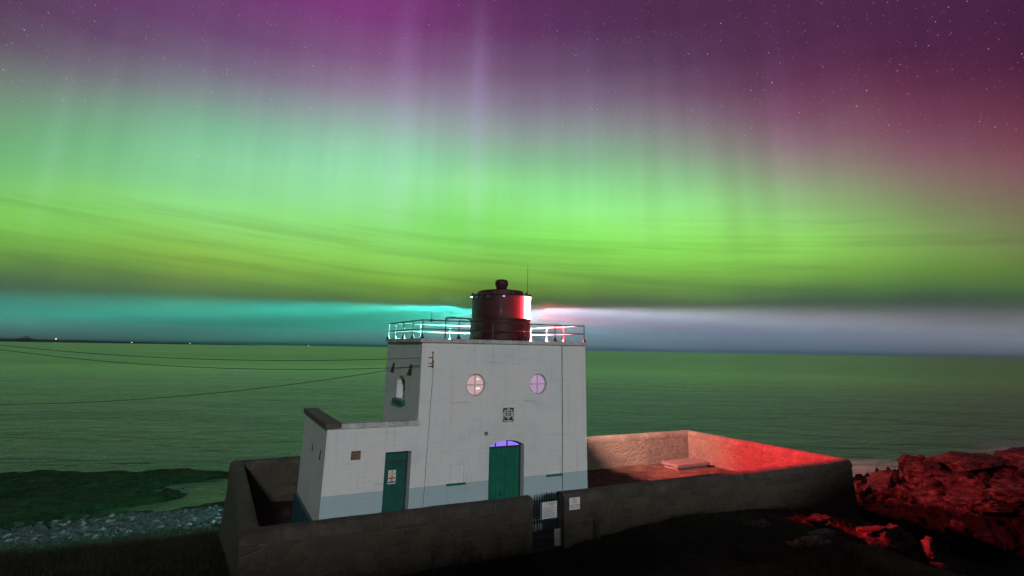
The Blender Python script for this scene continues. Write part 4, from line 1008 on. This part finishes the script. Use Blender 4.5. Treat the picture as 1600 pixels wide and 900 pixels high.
# ================================================================== dry plants at the foot of the wall
STALK = simple('dead_stalk', (.035, .030, .018), .9)
def stalks(x, y, n, hgt, label, seed):
    r = random.Random(seed); z = hz(x, y)
    o = MB()
    for k in range(n):
        bx_ = x+r.uniform(-.12, .12); lean = r.uniform(-.25, .25)
        hh = hgt*r.uniform(.65, 1.05); pts = []
        for i in range(6):
            t = i/5; pts.append((bx_+lean*t*t*hh+.02*math.sin(t*9+k), y+r.uniform(-.02, .02)-.03*t, z-.03+hh*t))
        o.tube(pts, [.014*(1-.75*i/5) for i in range(6)], 5)
        for i in range(1, 6):
            for s in (-1, 1):
                if r.random() < .75:
                    p = Vector(pts[i]); q = p+Vector((s*r.uniform(.05, .14), -r.uniform(0, .05), r.uniform(.03, .12))); o.tube([p, q], [.007, .003], 4)
                    o.tube([q, q+Vector((s*.03, -.01, .03))], [.016, .004], 5)
    tag(o.build('dead_plant', STALK), label, 'plant', 'dead plants along the wall foot')
stalks(.02, -2.22, 2, .75, 'dead stalk at the foot of the wall, leftmost of the row', 1)
stalks(.75, -2.2, 3, .95, 'tall dead stalk at the foot of the wall, second of the row from the left', 2)
stalks(1.25, -2.2, 2, .8, 'dead stalk at the foot of the wall, third of the row from the left', 3)
stalks(2.15, -2.2, 2, .85, 'dead stalk at the foot of the wall, fourth of the row from the left', 4)
stalks(2.95, -2.2, 2, .95, 'dead stalk at the foot of the wall, nearest the gate on its left', 5)
stalks(5.75, -2.25, 4, 1.0, 'branching dead plant below the small white notice', 6)

# ================================================================== grass
g = np.random.RandomState(5)
def blades(xs, ys, hs, ws):
    n = len(xs); zs = height(xs, ys)
    a = g.rand(n)*6.283; ln = g.rand(n)*.6+.15; la = g.rand(n)*6.283
    dx, dy = np.cos(a)*ws, np.sin(a)*ws
    V = np.zeros((n, 5, 3)); b = np.stack([xs, ys, zs-.03], -1)
    V[:, 0] = b+np.stack([dx, dy, 0*dx], -1); V[:, 1] = b-np.stack([dx, dy, 0*dx], -1)
    mid = b+np.stack([np.cos(la)*ln*hs*.3, np.sin(la)*ln*hs*.3, hs*.6], -1)
    V[:, 2] = mid-np.stack([dx, dy, 0*dx], -1)*.7; V[:, 3] = mid+np.stack([dx, dy, 0*dx], -1)*.7
    V[:, 4] = b+np.stack([np.cos(la)*ln*hs, np.sin(la)*ln*hs, hs*.95], -1)
    i0 = np.arange(n)[:, None]*5
    Fq = np.concatenate([i0+[[0, 1, 2]], i0+[[0, 2, 3]], i0+[[3, 2, 4]]], 0)
    return V.reshape(-1, 3), Fq
n = 62000
xs = g.uniform(-13, 19.5, n); ys = -2.05-g.rand(n)**1.1*9.5
k = vnoise(xs, ys, .5, 51, 4); keep = g.rand(n) < sstep(.28, .6, k)*sstep(19.5, 14.5, xs-np.clip(-ys-5, 0, 9)*.6)
keep &= ~((xs > 3.35) & (xs < 4.9) & (ys > -2.6))
xs, ys, k = xs[keep], ys[keep], k[keep]
V1, F1 = blades(xs, ys, g.uniform(.08, .26, len(xs))*(.6+k), g.uniform(.004, .009, len(xs)))
n = 34000; xl = g.uniform(-17, -5.3, n); yl = g.uniform(-2, 17.5, n); V2, F2 = blades(xl, yl, g.uniform(.10, .30, n), g.uniform(.006, .011, n))
n = 9000; xi = g.uniform(-4.7, 19.9, n); yi = g.uniform(-1.4, 7.8, n)
kk = (vnoise(xi, yi, .8, 77, 4) > .5) & ~((xi > -3.1) & (xi < 7.05) & (yi > -.1) & (yi < 5)) & ~((xi > 16.9) & (xi < 19.6) & (yi > 5.6) & (yi < 7.2)); xi, yi = xi[kk], yi[kk]
V3, F3 = blades(xi, yi, g.uniform(.04, .12, len(xi)), g.uniform(.005, .010, len(xi)))
VV = np.concatenate([V1, V2, V3]); FF = np.concatenate([F1, F2+len(V1), F3+len(V1)+len(V2)])
gm = Mat('rough_dark_grass'); f = gm.noise(.7, 5., .65)
gm.set(Base_Color=gm.ramp(f, (.3, (.007, .009, .004)), (.55, (.017, .017, .008)), (.72, (.055, .048, .026))), Roughness=.9)
tag(link('grass', mesh_np('grass', VV, FF), gm.m), 'rough dark grass on the slope round the wall', 'grass', kind='stuff')

# ================================================================== cobbles on the left shore
cm = []
for c in ((.012, .014, .018), (.028, .032, .040), (.12, .125, .14)):
    cm.append(simple('beach_cobble', c, .6, var=.4, scale=3.))
base = bmesh.new(); bmesh.ops.create_icosphere(base, subdivisions=1, radius=1.); base.verts.ensure_lookup_table()
bv = np.array([v.co[:] for v in base.verts]); bf = np.array([[v.index for v in f.verts] for f in base.faces]); base.free()
n = 9000; xs = g.uniform(-20, -4.6, n); ys = np.clip(19.6+g.randn(n)*1.2+(xs+12)*.04, 16.8, 23.5)
sz = .035+g.rand(n)**4*.16; zs = height(xs, ys)
V = bv[None]*sz[:, None, None]*np.stack([.8+.6*g.rand(n), .8+.5*g.rand(n), .5+.35*g.rand(n)], -1)[:, None]*(1+.18*g.randn(n, len(bv), 1))
th_ = g.rand(n)*6.28; cx_, sx_ = np.cos(th_)[:, None], np.sin(th_)[:, None]
V = np.stack([V[..., 0]*cx_-V[..., 1]*sx_, V[..., 0]*sx_+V[..., 1]*cx_, V[..., 2]], -1)+np.stack([xs, ys, zs+sz*.3], -1)[:, None]
Fc = (bf[None]+(np.arange(n)*len(bv))[:, None, None]).reshape(-1, 3)
me = mesh_np('cobbles', V.reshape(-1, 3), Fc)
o = link('cobbles', me, None); [me.materials.append(m) for m in cm]
mi = np.repeat(g.choice(3, n, p=[.58, .33, .09]), len(bf)); me.polygons.foreach_set('material_index', mi.astype(np.int32))
tag(o, 'band of grey and white beach cobbles below the left grass slope', 'cobbles', kind='stuff')

# ================================================================== overhead wires
WIRE = simple('black_wire', (.006, .008, .006), .6)
def onz(px, py, dist):
    d = (fw+rr*((px-800)/FPX)-uu*((py-CYPX)/FPX)); h = math.hypot(d.x, d.y); return Vector((-6.54, -19.32, 6.34))+d*(dist/h)
def wire(pts, label):
    n = 40; P = [Vector(p) for p in pts]; out = []
    a, b, c = P                                   # quadratic through end, mid, end
    for i in range(n+1):
        t = i/n; out.append(a*(2*(t-.5)*(t-1))+b*(-4*t*(t-1))+c*(2*t*(t-.5)))
    tag(MB().tube(out, .010, 5).build('power_line', WIRE), label, 'power line', 'wires to the lighthouse')
def span(px, end, label):
    e = Vector(end); s = onz(*px[0], 30.)
    s = e+(s-e)*1.0
    m_ = (e+s)/2; hor = math.hypot(m_.x+6.54, m_.y+19.32)
    azm = math.atan2(m_.x+6.54, m_.y+19.32)
    # sag so that the middle passes the photographed height there
    m_.z -= px[1]
    P0 = s+(s-e)*.35; 
    out = []
    n = 48
    for i in range(n+1):
        t = -.35+1.35*i/n; p = s+(e-s)*t; p.z -= px[1]*4*t*(1-t); out.append(p)
    tag(MB().tube(out, .010, 5).build('power_line', WIRE), label, 'power line', 'wires to the lighthouse')
span([(0, 539), .30], (.405, -.10, 5.98), 'uppermost black wire reaching the lighthouse corner bracket from the left')
span([(0, 546), .36], (.405, -.10, 5.68), 'middle black wire sagging to the lighthouse corner bracket from the left')
span([(0, 632), .33], (.405, -.10, 5.80), 'lowest black wire climbing to the lighthouse corner bracket from far left')

# ================================================================== distant lights
for px, py, r, c, lab in ((87.5, 529.5, 3.3, (1, .95, .8), 'brightest distant white light beside the knoll on the headland'), (206, 535, 2.3, (1, .9, .7), 'small distant light at the middle of the headland'),
                          (297, 536.5, 1.9, (1, .95, .85), 'faint distant light past the tip of the headland'), (482, 540, 2.0, (1, .75, .45), 'lone orange distant light on the sea left of the lighthouse')):
    p = onz(px, py, HAZE_D-40)
    s = empty('distant_lamp', (p.x, p.y, SEA)); tag(s, lab, 'light', 'lights on the left horizon')
    q = MB(); q.lathe([(0, p.z-r), (r*.7, p.z-r*.7), (r, p.z), (r*.7, p.z+r*.7), (0, p.z+r)], (p.x, p.y), 12, closed=False); q.build('lamp_globe', glow('distant_lamp_light', c, 1.6), s)
    q = MB(); q.lathe([(0, SEA-.5), (r*.25, SEA-.5), (r*.25, p.z-r*1.01), (0, p.z-r*1.01)], (p.x, p.y), 8, closed=False); q.build('mast', FARLAND, s)

# ================================================================== the layer of mist that the light fans out through
hm = bpy.data.materials.new('sea_mist'); hm.use_nodes = True
t_ = hm.node_tree; t_.nodes.remove(t_.nodes['Principled BSDF'])
pv = t_.nodes.new('ShaderNodeVolumePrincipled'); pv.inputs['Density'].default_value = MIST_DENS; pv.inputs['Color'].default_value = (.95, .95, .95, 1); pv.inputs['Anisotropy'].default_value = 0.
t_.links.new(pv.outputs[0], t_.nodes['Material Output'].inputs['Volume'])
hm.cycles.volume_sampling = 'MULTIPLE_IMPORTANCE'
q = MB(); q.lathe(MIST_PROF, LC, 64)
tag(q.build('mist', hm), 'thin layer of sea mist lit by the lighthouse beam', 'mist', kind='stuff')

for o in [o for o in sc.objects if o.type == 'MESH' and o.name.split('.')[0] in ('roof_bolt', 'lamp_reflection', 'fixing', 'wall_crack', 'rim_clip', 'astragal', 'warning_mark', 'pictogram')]: split_loose(o)
